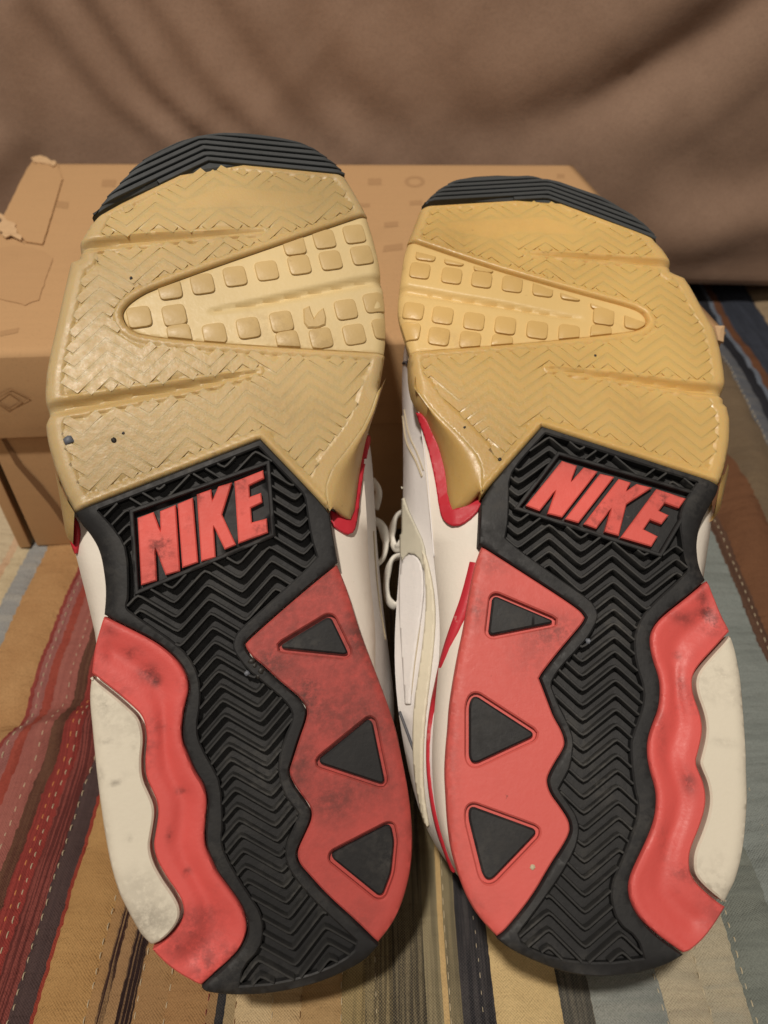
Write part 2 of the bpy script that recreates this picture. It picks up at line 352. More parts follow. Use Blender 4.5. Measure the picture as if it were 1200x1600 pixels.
def build_quilt():
    ys = np.concatenate([np.linspace(-.70, .02, 60)[:-1], np.linspace(.02, .34, 170)[:-1], np.linspace(.34, .70, 70)])
    for i in range(len(STR)-1):
        x0, c1, c2, kd = STR[i]; x1 = STR[i+1][0]; x0 /= 1000; x1 /= 1000
        near = -0.27 < (x0+x1)/2 < 0.32
        n = max(3, min(14, int((x1-x0)/0.0018))) if near else 8
        yy = ys if near else ys[::4]
        s = np.linspace(0, 1, n+1); Sg, Y = np.meshgrid(s, yy); X = x0+(x1-x0)*Sg
        puff = min(0.0016, (x1-x0)*0.11)*(1-np.abs(2*Sg-1)**3)
        pk = (0.0006*np.sin(Y*700+5*np.sin(Y*130))+.00045*np.sin(Y*1500+X*300))*(np.abs(2*Sg-1)**2)*(1 if near else 0)
        Z = quilt_z(X, Y)+puff+pk
        V = np.stack([X+quilt_dx(X, Y), Y-0.2, Z], -1).reshape(-1, 3); w = n+1
        F = [(j*w+k, j*w+k+1, (j+1)*w+k+1, (j+1)*w+k) for j in range(len(yy)-1) for k in range(n)]
        jt = (0.80+0.08*((i*37) % 11)/10)*(0.95 if x0 < -.06 else 1.12)
        g_ = lambda c: [v*.86+.14*(.3*C_(c)[0]+.6*C_(c)[1]+.1*C_(c)[2]) for v in C_(c)]
        me = mesh('strip', V, F)
        link('strip', me, quilt, cloth('cotton_strip', [v*jt for v in g_(c1)], [v*jt for v in g_(c2)], kd, i), True, None)
    # running stitches
    st = [(-180.5, 'w'), (-162.3, 'w'), (-149.5, 'w'), (-138.2, 'o'), (-135.6, 'w'), (-125.8, 'w'), (-113, 'r'), (-102, 'w'), (-85.6, 'w'), (-75.6, 'w'), (-61.6, 'r'), (-51.6, 'b'), (-39, 'w'), (-29, 'b'), (-15, 'w'), (-3, 'w'), (22.8, 'w'), (34, 'w'), (47, 'w'), (85.6, 'w'), (96.6, 'w'), (112.4, 'w'), (127.4, 'w'), (152, 'w'), (186.4, 'w'), (200, 'b'), (226, 'w'), (240.5, 'w')]
    cols = {'w': M['thread'], 'o': leather('amber_thread', s2l((206, 140, 84)), 2500), 'r': leather('plum_thread', s2l((120, 40, 48)), 2500), 'b': leather('brown_thread', s2l((120, 84, 54)), 2500)}
    r = random.Random(3)
    for xm, c in st:
        V = []; F = []; y = -0.05
        while y < 0.50:
            L = r.uniform(.0021, .0031); g = r.uniform(.0020, .0029)
            xa = xm/1000+r.uniform(-.00025, .00025)
            ya, yb = y, y+L; hw = 0.00014
            P = []
            for (yy, h) in ((ya, -.0006), (ya+L*.25, .0004), (yb-L*.25, .0004), (yb, -.0006)):
                xx = np.array([xa]); yv = np.array([yy]); zz = float(quilt_z(xx, yv)[0])+.0006+h; xx = float(xx[0]+quilt_dx(xx, yv)[0])
                P.append((xx, yy-0.2, zz))
            b = len(V)
            for p in P:
                V += [(p[0]-hw, p[1], p[2]-.0003), (p[0]-hw*.6, p[1], p[2]+.0003), (p[0]+hw*.6, p[1], p[2]+.0003), (p[0]+hw, p[1], p[2]-.0003)]
            for k in range(3):
                for q in range(3): F.append((b+k*4+q, b+k*4+q+1, b+k*4+q+5, b+k*4+q+4))
            y = yb+g
        o = link('stitching', mesh('stitching', V, F), quilt, cols[c], True, None); o['kind'] = 'stuff'
build_quilt()

# ------------------------------------------------------------------ shoe box
BF = {'FL': (-.203, .289), 'FR': (.157, .312), 'BR': (.124, .524), 'BL': (-.229, .527)}
BTOP, SKIRT = 0.123, 0.046
box = empty('shoe_box', (-.04, .41, 0), 'worn kraft cardboard shoe box with torn lid corner behind the shoes', 'box')
def slab(name, P, z0, z1, mat, parent, off, bev=0.0006):
    """vertical-sided panel from a 2-D footprint"""
    bm = bmesh.new(); n = len(P)
    a = [bm.verts.new((p[0]-off[0], p[1]-off[1], z0)) for p in P]; b = [bm.verts.new((p[0]-off[0], p[1]-off[1], z1)) for p in P]
    bm.faces.new(a[::-1]); bm.faces.new(b)
    for i in range(n): bm.faces.new((a[i], a[(i+1) % n], b[(i+1) % n], b[i]))
    if bev: bmesh.ops.bevel(bm, geom=bm.edges[:], offset=bev, segments=2, affect='EDGES', profile=0.6)
    bmesh.ops.recalc_face_normals(bm, faces=bm.faces)
    me = bpy.data.meshes.new(name); bm.to_mesh(me); bm.free()
    return link(name, me, parent, mat, True, 40)
def wall(p, q, t, inset0=0, inset1=0):
    """footprint of a wall between p and q, thickness t to the left of p->q"""
    p = np.array(p); q = np.array(q); d = (q-p)/np.linalg.norm(q-p); nrm = np.array([-d[1], d[0]])*t
    p = p+d*inset0; q = q-d*inset1
    return [p, q, q+nrm, p+nrm]
def build_box():
    off = (-.04, .41); T = .0035
    FL, FR, BR, BL = [np.array(BF[k]) for k in ('FL', 'FR', 'BR', 'BL')]
    cen = (FL+FR+BR+BL)/4
    def ins(p, d): v = p-cen; return p-np.sign(v)*d
    bl, br, fr, fl = ins(BL, .0042), ins(BR, .0042), ins(FR, .0042), ins(FL, .0042)
    zb = -0.0005; zt = BTOP-.0045
    slab('front_panel', wall(fl, fr, T, .0075, .001), zb, zt, M['card'], box, off)
    slab('back_panel', wall(br, bl, T, .001, .001), zb, zt, M['card'], box, off)
    slab('side_panel', wall(fr, br, T, T+.001, T+.001), zb, zt, M['card'], box, off)
    slab('side_panel', wall(bl, fl, T, T+.001, -.001), zb, zt, M['card'], box, off)
    slab('bottom_panel', [ins(p, .011) for p in (FL, FR, BR, BL)], zb+.0005, zb+.003, M['card'], box, off, 0)
    # corner tuck flap, seen as a narrow strip left of the front panel
    slab('corner_flap', wall(fl+np.array([-.0015, -.0012]), fl+np.array([.0045, -.0006]), .002), zb, .070, M['card'], box, off, .0006)
    # glue stain strip on the front panel
    d = (fr-fl)/np.linalg.norm(fr-fl)
    V = []; 
    for z, a, b in ((.074, .0135, .0155), (.058, .0150, .0185), (.045, .019, .0235), (.03, .0235, .0275), (.012, .027, .0305), (.004, .0285, .0315)):
        for s in (a, b):
            p = fl+d*s+np.array([d[1], -d[0]])*.0006; V.append((p[0]-off[0], p[1]-off[1], z))
    o = link('glue_stain', mesh('glue_stain', V, [(2*i, 2*i+1, 2*i+3, 2*i+2) for i in range(5)]), box, M['carddark'], True, None)
    # lid: top sheet (with the left corner torn back), skirts
    tl = np.array([-.2215, .4395]); 
    bm = bmesh.new(); r = random.Random(5)
    # fine top sheet with gentle warp
    nu, nv = 60, 40; V = []; 
    for j in range(nv+1):
        for i in range(nu+1):
            s, t = i/nu, j/nv
            p = (FL*(1-s)+FR*s)*(1-t)+(BL*(1-s)+BR*s)*t
            warp = 0
            e = min(s*.36, (1-s)*.36, t*.23, (1-t)*.23); rnd = -.0016*max(0, 1-e/.0025)**2
            V.append((p[0]-off[0], p[1]-off[1], BTOP+warp+rnd))
    F = [(j*(nu+1)+i, j*(nu+1)+i+1, (j+1)*(nu+1)+i+1, (j+1)*(nu+1)+i) for j in range(nv) for i in range(nu)]
    top = link('lid_top', mesh('lid_top', V, F), box, M['card'], True, None)
    md = top.modifiers.new('thickness', 'SOLIDIFY'); md.thickness = .0028; md.offset = -1
    zs0, zs1 = BTOP-SKIRT, BTOP-.0016
    slab('lid_front', wall(FL, FR, .0028, .0005, .0005), zs0, zs1, M['card'], box, off)
    slab('lid_back', wall(BR, BL, .0028, .0005, .0005), zs0, zs1, M['card'], box, off)
    slab('lid_side', wall(FR, BR, .0028, .003, .003), zs0, zs1, M['card'], box, off)
    slab('lid_side', wall(BL, FL, .0028, .003, .003), zs0, zs1, M['card'], box, off)
    # folded-over reinforcement tab with a torn, frayed end at the left
    def sheet(name, pts, z, th, mat, jag=0.0, zf=None):
        P = resample(ccw(np.array(pts)), .004)
        if jag: P = P+rng.normal(0, jag, P.shape)
        vs_, _, fs, *_ = delaunay_2d_cdt([Vector(p) for p in P], [(i, (i+1) % len(P)) for i in range(len(P))], [], 1, 1e-7)
        hz = (lambda x, y: z) if zf is None else zf
        V = [(v.x-off[0], v.y-off[1], hz(v.x, v.y)) for v in vs_]
        o = link(name, mesh(name, V, fs), top, mat, False)
        m_ = o.modifiers.new('thickness', 'SOLIDIFY'); m_.thickness = th; m_.offset = 1
        return o
    def onlid(px, z=BTOP):
        r_ = rays(px); t = (z-CAMH)/r_[:, 2]; return (CAMP+t[:, None]*r_)[:, :2]
    q = onlid([(42, 268), (55, 249), (72, 249), (90, 258), (98, 282), (68, 384), (42, 380), (28, 366), (4, 345)])
    sheet('torn_tab', q, BTOP+.0004, .0007, M['card'], .00012)
    q = onlid([(2, 340), (10, 348), (22, 352), (29, 368), (40, 382), (22, 374), (8, 374), (0, 360)])
    sheet('frayed_edge', q, BTOP+.0032, .0006, M['cardedge'], .0007, lambda x, y: BTOP+.0014+.0004*math.sin(x*900+y*500))
    q = onlid([(50, 250), (62, 247), (74, 250), (92, 259), (86, 264), (70, 258), (54, 258)])
    sheet('frayed_edge', q, BTOP+.0034, .0006, M['cardedge'], .0007, lambda x, y: BTOP+.0014+.0004*math.sin(x*900))
    q = onlid([(28, 384), (66, 392), (84, 404), (74, 430), (60, 470), (40, 478), (10, 470), (-30, 462), (-30, 392)])
    sheet('tape_patch', q, BTOP+.0002, .0002, M['cardtape'], .0003)
    # faint printed marks: small ovals, blocks and diamonds on the lid
    def mark(px, z=BTOP):
        q = onlid(px); P = ccw(q)
        V = [(p[0]-off[0], p[1]-off[1], BTOP+.00012) for p in P]
        link('printed_mark', mesh('printed_mark', V, [tuple(range(len(V)))]), top, M['cardprint'], False)
    def ring(cx, cy, rx, ry, w, n=20):
        V = []; 
        for k in range(n):
            a = 2*math.pi*k/n
            for s in (1, 1-w):
                p = onlid([(cx+rx*s*math.cos(a), cy+ry*s*math.sin(a))])[0]; V.append((p[0]-off[0], p[1]-off[1], BTOP+.00012))
        link('printed_mark', mesh('printed_mark', V, [(2*k, 2*k+1, (2*k+3) % (2*n), (2*k+2) % (2*n)) for k in range(n)]), top, M['cardprint'], False)
    ring(648, 284, 16, 9, .4); mark([(575, 279), (596, 279), (596, 289), (575, 289)]); mark([(600, 384), (629, 380), (630, 390), (598, 394)])
    mark([(600, 348), (622, 346), (622, 354), (600, 356)]); mark([(640, 314), (660, 313), (660, 320), (640, 321)]); mark([(160, 281), (182, 281), (180, 292), (158, 292)])
    mark([(66, 312), (108, 316), (106, 326), (62, 322)]); mark([(0, 518), (30, 512), (28, 520), (0, 526)]); mark([(560, 318), (578, 318), (578, 324), (560, 324)]); mark([(870, 272), (882, 272), (882, 278), (870, 278)])
    # diamond mark on the lid's front skirt
    dd = (FR-FL)/np.linalg.norm(FR-FL); nn = np.array([dd[1], -dd[0]])
    def onfront(px):
        r_ = rays(px); t = ((FL-CAMP[:2])@nn)/(r_[:, :2]@nn); return CAMP+t[:, None]*r_+np.append(nn*.0005, 0)
    for (cx, cy, a, b, w) in ((16, 621, 32, 16, .12), (13, 625, 22, 15, .16)):
        o_ = onfront([(cx-a, cy), (cx, cy-b), (cx+a, cy), (cx, cy+b)]); i_ = onfront([(cx-a*(1-w), cy), (cx, cy-b*(1-w)), (cx+a*(1-w), cy), (cx, cy+b*(1-w))])
        V = [(p[0]-off[0], p[1]-off[1], p[2]) for p in list(o_)+list(i_)]
        link('printed_mark', mesh('printed_mark', V, [(k, (k+1) % 4, (k+1) % 4+4, k+4) for k in range(4)]), box, M['cardprint'], False)
    # crushed right corner of the lid
    V = []; r = random.Random(9); c = np.append(FR, BTOP)+np.array([-.003, .001, -.002])
    for k in range(26):
        a = r.uniform(0, 6.28); e = r.uniform(-1.2, 1.2); q = c+np.array([math.cos(a)*math.cos(e)*.0055, math.sin(a)*math.cos(e)*.006, math.sin(e)*.0045])*r.uniform(.8, 1.1)
        V.append((q[0]-off[0], q[1]-off[1], q[2]))
    bm = bmesh.new(); [bm.verts.new(v) for v in V]; bmesh.ops.convex_hull(bm, input=bm.verts[:]); me = bpy.data.meshes.new('crushed_corner'); bm.to_mesh(me); bm.free()
    link('crushed_corner', me, box, M['cardedge'], True, 30)
build_box()

# ------------------------------------------------------------------ shoes
TZ = 0.080436; U0, V0, PM, PV = -0.042, -0.0965, 0.020951, -0.006313
class Shoe:
    def __init__(s, par, mirror):
        sl, roll, d, th = par; s.mir = mirror
        v = np.array([0, math.cos(sl), math.sin(sl)]); n = np.array([0, -math.sin(sl), math.cos(sl)]); u = RT
        u2 = math.cos(roll)*u+math.sin(roll)*n; n2 = math.cos(roll)*n-math.sin(roll)*u
        s.u = math.cos(th)*u2+math.sin(th)*v; s.v = math.cos(th)*v-math.sin(th)*u2; s.n = n2
        s.O = CAMP+d*rays([(600, 1000)])[0]
        s.u0, s.v0 = (PM-U0, V0-PV) if mirror else (U0, V0)
        s.base = s.O+s.u0*s.u+s.v0*s.v
        s.R = np.stack([s.u, s.v, s.n], 1)              # columns
        s.cam = (CAMP-s.base)@s.R
    def g(s, v): return -TZ*np.maximum(v+s.v0-.085, 0)**2/.06     # toe spring
    def uv(s, px, level=0.0):
        r = rays(px)@s.R; off = np.zeros(len(r))
        for _ in range(10):
            t = (level+off-s.cam[2])/r[:, 2]; X = s.cam+t[:, None]*r; off = s.g(X[:, 1])
        return X[:, :2].copy()
    def P(s, uv, level):
        uv = np.asarray(uv, float).reshape(-1, 2); z = np.broadcast_to(level, (len(uv),))+s.g(uv[:, 1])
        return np.column_stack([uv, z])
    def flip(s, uv):
        """left-shoe local coordinates -> this shoe's"""
        uv = np.asarray(uv, float).reshape(-1, 2)
        if not s.mir: return uv
        a = uv+np.array([U0, V0]); return np.column_stack([PM-a[:, 0], a[:, 1]-PV])-np.array([s.u0, s.v0])
PARL = (0.662136, -0.17469, 0.251264, 0.165632); PARR = (0.519953, -0.005167, 0.248, -0.062414)
SL, SR = Shoe(PARL, False), Shoe(PARR, True)

def plate(S, root, name, poly, top, bottom, mat, bev=.0005, holes=(), hf=None, res=None, smooth=2, inset=0.0, corner=48, step=.0016, angle=40, flare=0.0, tone=None, grime=None):
    P = ccw(poly)
    if smooth: P = chaikin(P, smooth, corner)
    P = resample(P, step)
    if inset: P = offset(P, inset)
    H = []
    for h in holes:
        h = ccw(h); h = resample(chaikin(h, 2, 40), step); H.append(h)
    C1 = offset(P, bev); H1 = [offset(h, -bev) for h in H]
    pts = list(C1); edges = [(i, (i+1) % len(C1)) for i in range(len(C1))]
    for h in H1:
        b = len(pts); pts += list(h); edges += [(b+i, b+(i+1) % len(h)) for i in range(len(h))]
    if res:
        lo, hi = C1.min(0), C1.max(0); gx, gy = np.meshgrid(np.arange(lo[0], hi[0], res), np.arange(lo[1], hi[1], res)); gx[1::2] += res*.5
        gx, gy = gx.ravel(), gy.ravel(); m = inside(C1, gx, gy)
        for h in H1: m &= ~inside(h, gx, gy)
        gx, gy = gx[m], gy[m]; m = dist(C1, gx, gy) > res*.45
        for h in H1: m &= dist(h, gx, gy) > res*.45
        pts += list(np.column_stack([gx[m], gy[m]]))
    vs_, _, fs, ov, _, _ = delaunay_2d_cdt([Vector((float(p[0]), float(p[1]))) for p in pts], edges, [], 0, 1e-8)
    V2 = np.array([(v.x, v.y) for v in vs_]); idx = {}
    for k, o in enumerate(ov):
        for q in o: idx[q] = k
    ce = np.array([V2[list(f)].mean(0) for f in fs]); kp = inside(C1, ce[:, 0], ce[:, 1])
    for h in H1: kp &= ~inside(h, ce[:, 0], ce[:, 1])
    fs = [f for f, k in zip(fs, kp) if k]
    hv = (lambda uv: hf(uv[:, 0], uv[:, 1])) if hf else (lambda uv: np.zeros(len(uv)))
    V = [S.P(V2, top+hv(V2))]; F = [tuple(f) for f in fs]; base = len(V2); b0 = 0
    for C, R in [(P, C1)]+list(zip(H, H1)):
        n = len(C); ring = [idx.get(b0+i) for i in range(n)]; b0 += n
        hh = hv(C); Q = offset(C, -flare) if flare else C
        V.append(S.P(C, top-bev+hh)); V.append(S.P(Q, np.full(n, bottom)))
        a, c = base, base+n; base += 2*n
        for i in range(n):
            j = (i+1) % n
            if ring[i] is not None and ring[j] is not None and ring[i] != ring[j]: F.append((a+i, a+j, ring[j], ring[i]))
            F.append((c+i, c+j, a+j, a+i))
    o = link(name, mesh(name, np.vstack(V), F), root, mat, True, angle)
    if tone:
        W = np.vstack(V); at = o.data.attributes.new('tone', 'FLOAT', 'POINT'); at.data.foreach_set('value', tone(W[:, 0], W[:, 1]).astype(float))
    if grime:
        W = np.vstack(V); gm = np.zeros(len(W))
        for px, rx, ry, am in grime:
            c = S.uv([px, (px[0]+rx, px[1]), (px[0], px[1]+ry)]); ax = c[1]-c[0]; ay = c[2]-c[0]; d = W[:, :2]-c[0]; gm += am*np.exp(-((d@ax)/(ax@ax))**2-((d@ay)/(ay@ay))**2)
        at = o.data.attributes.new('grime', 'FLOAT', 'POINT'); at.data.foreach_set('value', gm.astype(float))
    return o

def ridge(S, root, name, line, top, base, wt, wb, mat, bev=.00025, ang=35):
    L = np.asarray(line, float); n = len(L)
    seg = np.diff(L, axis=0); seg /= np.linalg.norm(seg, axis=1)[:, None]+1e-12
    d = np.vstack([seg[:1], seg[:-1]+seg[1:], seg[-1:]]); d /= np.linalg.norm(d, axis=1)[:, None]+1e-12
    nr = np.column_stack([-d[:, 1], d[:, 0]])
    seg = np.diff(L, axis=0); seg /= np.linalg.norm(seg, axis=1)[:, None]+1e-12
    k = np.ones(n)
    for i in range(1, n-1): k[i] = 1/max(.75, math.sqrt(max(.01, (1+seg[i-1]@seg[i])/2)))
    top = np.broadcast_to(top, (n,))
    V = []
    for w, z in ((wb, np.full(n, base)), (wt, top-bev), (wt-bev*.7, top), (-wt+bev*.7, top), (-wt, top-bev), (-wb, np.full(n, base))):
        V.append(S.P(L+nr*(np.broadcast_to(w, (n,))*k)[:, None], z))
    m = 6; V = np.stack(V, 1).reshape(-1, 3); F = []
    for i in range(n-1):
        for q in range(m-1): F.append((i*m+q, i*m+q+1, (i+1)*m+q+1, (i+1)*m+q))
    F += [tuple(range(m)), tuple(range((n-1)*m, n*m))]
    return link(name, mesh(name, V, F), root, mat, True, ang)

PITCH_V, PERIOD, SLOPE = 0.00455, 0.0212, math.tan(math.radians(40))
PKU, PKV = -0.0535-U0, 0.0223-V0        # one crest of the zigzag (left-shoe local)
def zig(u):
    ph = ((u-PKU)/PERIOD+.5) % 1-.5
    return -np.abs(ph)*PERIOD*SLOPE
def chevrons(S, root, name, mask, v0, v1, u0, u1, top, base, wt, wb, mat, minlen=.003, shift=0.0, bev=.00025, ang=35):
    k0 = int((v0-PKV)/PITCH_V)-3; k1 = int((v1-PKV)/PITCH_V)+4; out = []
    us = np.arange(u0, u1, .0004)
    for k in range(k0, k1):
        vv = PKV+k*PITCH_V+shift+zig(us); W = S.flip(np.column_stack([us, vv])); m = mask(W[:, 0], W[:, 1])
        i = 0
        while i < len(us):
            if not m[i]: i += 1; continue
            j = i
            while j+1 < len(us) and m[j+1]: j += 1
            if us[j]-us[i] > minlen*.75:
                a, b = us[i]-.0002, us[j]+.0002
                c = np.arange(math.ceil((a-PKU)/(PERIOD/2)), math.floor((b-PKU)/(PERIOD/2))+1)*PERIOD/2+PKU
                u = [a]
                for x in c:
                    for dx in ((0,) if wt > .001 else (-.0011, -.0005, 0, .0005, .0011)):
                        if a+.0004 < x+dx < b-.0004: u.append(x+dx)
                u.append(b); u = np.array(u)
                u = np.unique(np.concatenate([u]+[np.linspace(p, q, max(2, int((q-p)/.003)+1)) for p, q in zip(u[:-1], u[1:])]).round(6))
                if len(u) == 2: u = np.linspace(a, b, 4)
                z = zig(u)
                for x in (c if wt < .001 else ()):   # round the crests and valleys
                    s_ = np.abs(u-x); z = np.where(s_ < .0010, z+(1 if int(round((x-PKU)/(PERIOD/2))) % 2 else -1)*(.0010-s_)*.42*SLOPE, z)
                line = S.flip(np.column_stack([u, PKV+k*PITCH_V+shift+z]))
                out.append(ridge(S, root, name, line, top, base, wt, wb, mat, bev, ang))
            i = j+1
    return out

def tube(name, pts, r, mat, parent, seg=8, flat=1.0):
    P = np.asarray(pts, float); n = len(P)
    d = np.gradient(P, axis=0); d /= np.linalg.norm(d, axis=1)[:, None]
    V = []; ref = np.array([.3, .5, .8])
    for i in range(n):
        a = np.cross(d[i], ref); a /= np.linalg.norm(a); b = np.cross(d[i], a)
        rr = r if np.isscalar(r) else r[i]
        for k in range(seg):
            t = 2*math.pi*k/seg; V.append(P[i]+rr*(a*math.cos(t)*flat+b*math.sin(t)))
    F = [(i*seg+k, i*seg+(k+1) % seg, (i+1)*seg+(k+1) % seg, (i+1)*seg+k) for i in range(n-1) for k in range(seg)]
    F += [tuple(range(seg)), tuple(range((n-1)*seg, n*seg))]
    return link(name, mesh(name, V, F), parent, mat, True, None)
def spline(pts, n=24):
    P = np.asarray(pts, float); Q = np.vstack([2*P[0]-P[1], P, 2*P[-1]-P[-2]]); out = []
    for i in range(len(P)-1):
        p0, p1, p2, p3 = Q[i:i+4]
        for t in np.linspace(0, 1, n, endpoint=False):
            out.append(.5*((2*p1)+(-p0+p2)*t+(2*p0-5*p1+4*p2-p3)*t*t+(-p0+3*p1-3*p2+p3)*t**3))
    out.append(P[-1]); return np.array(out)

# ---- outlines read off the photograph (pixels); every one is carried onto the sole's own surface
TL = dict(
 toe=[(141,340),(165,307),(185,286),(205,264),(220,251),(245,237),(277,222),(310,212),(347,208),(380,208),(410,211),(440,216),(470,223),(490,231),(510,244),(530,260),(542,272)],
 toe_in=[(542,272),(326,251),(141,340)],
 gum_med=[(542,272),(562,305),(576,331),(586,362),(597,407),(599,440),(604,450),(606,490),(607,530),(604,555),(595,605)],
 fold=[(595,605),(584,643),(570,672),(548,703),(524,733),(513,760),(515,799)],
 flange=[(595,605),(586,640),(579,662),(571,690),(565,720),(559,757),(553,797),(545,815),(532,810),(515,799)],
 gum_lat=[(115,800),(100,775),(84,735),(71,690),(67,661),(70,654),(70,640),(66,615),(68,580),(74,548),(83,510),(93,465),(101,430),(107,404),(121,399),(121,374),(128,362),(141,340)],
 blk_top=[(115,800),(407,686),(515,799)],
 blk_med=[(515,799),(516,810),(520,835),(526,868),(528,879)],
 red_med_in=[(528,879),(477,920),(383,1002),(381,1010),(392,1027),(410,1041),(435,1065),(460,1085),(472,1097),(479,1110),(477,1125),(467,1152),(455,1190),(450,1205),(454,1220),(467,1240),(482,1259),(486,1270),(485,1282),(476,1302),(465,1325),(463,1337),(467,1352),(485,1372),(510,1400),(560,1445),(592,1477)],
 red_med_out=[(592,1477),(610,1455),(625,1430),(637,1395),(645,1360),(648,1320),(646,1275),(640,1230),(630,1180),(622,1140),(607,1095),(590,1050),(575,1012),(560,970),(545,920),(528,879)],
 heel=[(592,1477),(587,1483),(567,1507),(520,1532),(470,1548),(420,1557),(380,1559),(347,1555),(320,1550),(315,1543)],
 red_lat_in=[(315,1543),(337,1523),(363,1500),(380,1480),(388,1457),(387,1437),(377,1413),(357,1385),(340,1363),(335,1350),(325,1330),(321,1310),(324,1275),(326,1250),(320,1227),(305,1205),(295,1180),(287,1160),(285,1140),(290,1105),(297,1080),(295,1060),(285,1040),(270,1022),(245,1002),(207,982),(161,960)],
 blk_lat=[(161,960),(164,927),(161,895),(155,862),(142,837),(127,820),(115,800)],
 red_lat_top=[(161,960),(147,1002),(141,1045),(141,1053)],
 cream_in=[(141,1053),(182,1085),(205,1105),(220,1120),(226,1140),(227,1160),(224,1185),(225,1215),(237,1240),(244,1257),(245,1275),(240,1305),(237,1322),(242,1345),(257,1372),(275,1397),(284,1415),(285,1432),(277,1450),(260,1469),(234,1485)],
 red_lat_bot=[(234,1485),(255,1508),(285,1530),(315,1543)],
 cream_out=[(234,1485),(215,1467),(195,1430),(180,1400),(167,1355),(157,1300),(150,1250),(144,1200),(139,1145),(134,1095),(136,1065),(141,1053)],
 tri=[[(438,1011),(516,964),(544,1022)],[(498,1191),(580,1124),(601,1225)],[(517,1338),(610,1290),(615,1315),(610,1365),(596,1402)]],
 letters=[[(215,809.5),(240,800),(250.8,830),(250,798.8),(274.5,788.8),(281.3,892.5),(258.8,898.8),(242.5,856.3),(245,907.5),(220.5,914.5)],
  [(277.5,787.5),(301.3,777.5),(309.5,878.8),(285,887.5)],
  [(307.5,772.5),(330,764.5),(332,781.3),(341.3,760),(362.5,753.8),(347,803.8),(368.8,851.3),(351.3,858.8),(333.8,822.5),(337,871.3),(314.5,877.5)],
  [(366.3,752.5),(411.3,734.5),(413,747.5),(389.5,758.8),(390.5,776.3),(408,770),(410,785),(392,793.8),(393.8,816.3),(417,810),(418.8,832.5),(372.5,849.5)]],
 plaque=[(209,801),(416,727),(424,834),(217,921)],
 window=[(576,332),(417,386),(240,448),(205,468),(191,484),(190,496),(200,512),(222,524),(330,535),(450,543),(604,552),(607,530),(605,470),(597,407),(586,362)],
 winbox=[(580,330),(205,462),(184,480),(186,500),(210,523),(330,535),(612,553),(640,440)],
 lugs=[(554,364),(507,372),(460,382),(566,397),(517,405),(468,412),(417,421),(367,430),(316,442),(265,450),(586,471),(541,482),(491,495),(440,501),(388,511),(335,520),(272,491),(217,494),(280,522),(450,532),(502,527),(554,521),(600,511)],
 grooves=[([(112,386),(180,378),(240,372),(330,366),(415,360)],[2.4,2.2,1.9,1.2,.4]),([(60,642),(120,633),(190,620),(280,606),(345,593),(405,580)],[2.7,2.6,2.4,1.9,1.3,.4])],
 wgroove=([(610,432),(560,440),(480,456),(400,472),(330,484)],[2.4,2.2,1.7,1.2,.5]),
 mid_side=[(560,700),(570,740),(573,800),(574,860),(576,910),(584,960),(597,1010)],
 mid_other=[(97,790),(106,835),(117,868),(128,905),(139,950),(147,1000)],
 upper_side=[(588,680),(583,720),(584,800),(590,860),(592,910),(602,975),(613,1050),(628,1130)],
 red_trim=[(515,800),(517,822),(528,830),(540,837),(549,833),(554,815),(561,757),(569,707),(575,680),(566,684),(559,718),(553,757),(547,795),(541,811),(528,806)],
 red_trim2=[(112,803),(122,812),(127,830),(126,850),(123,865),(117,852),(113,835)],
)
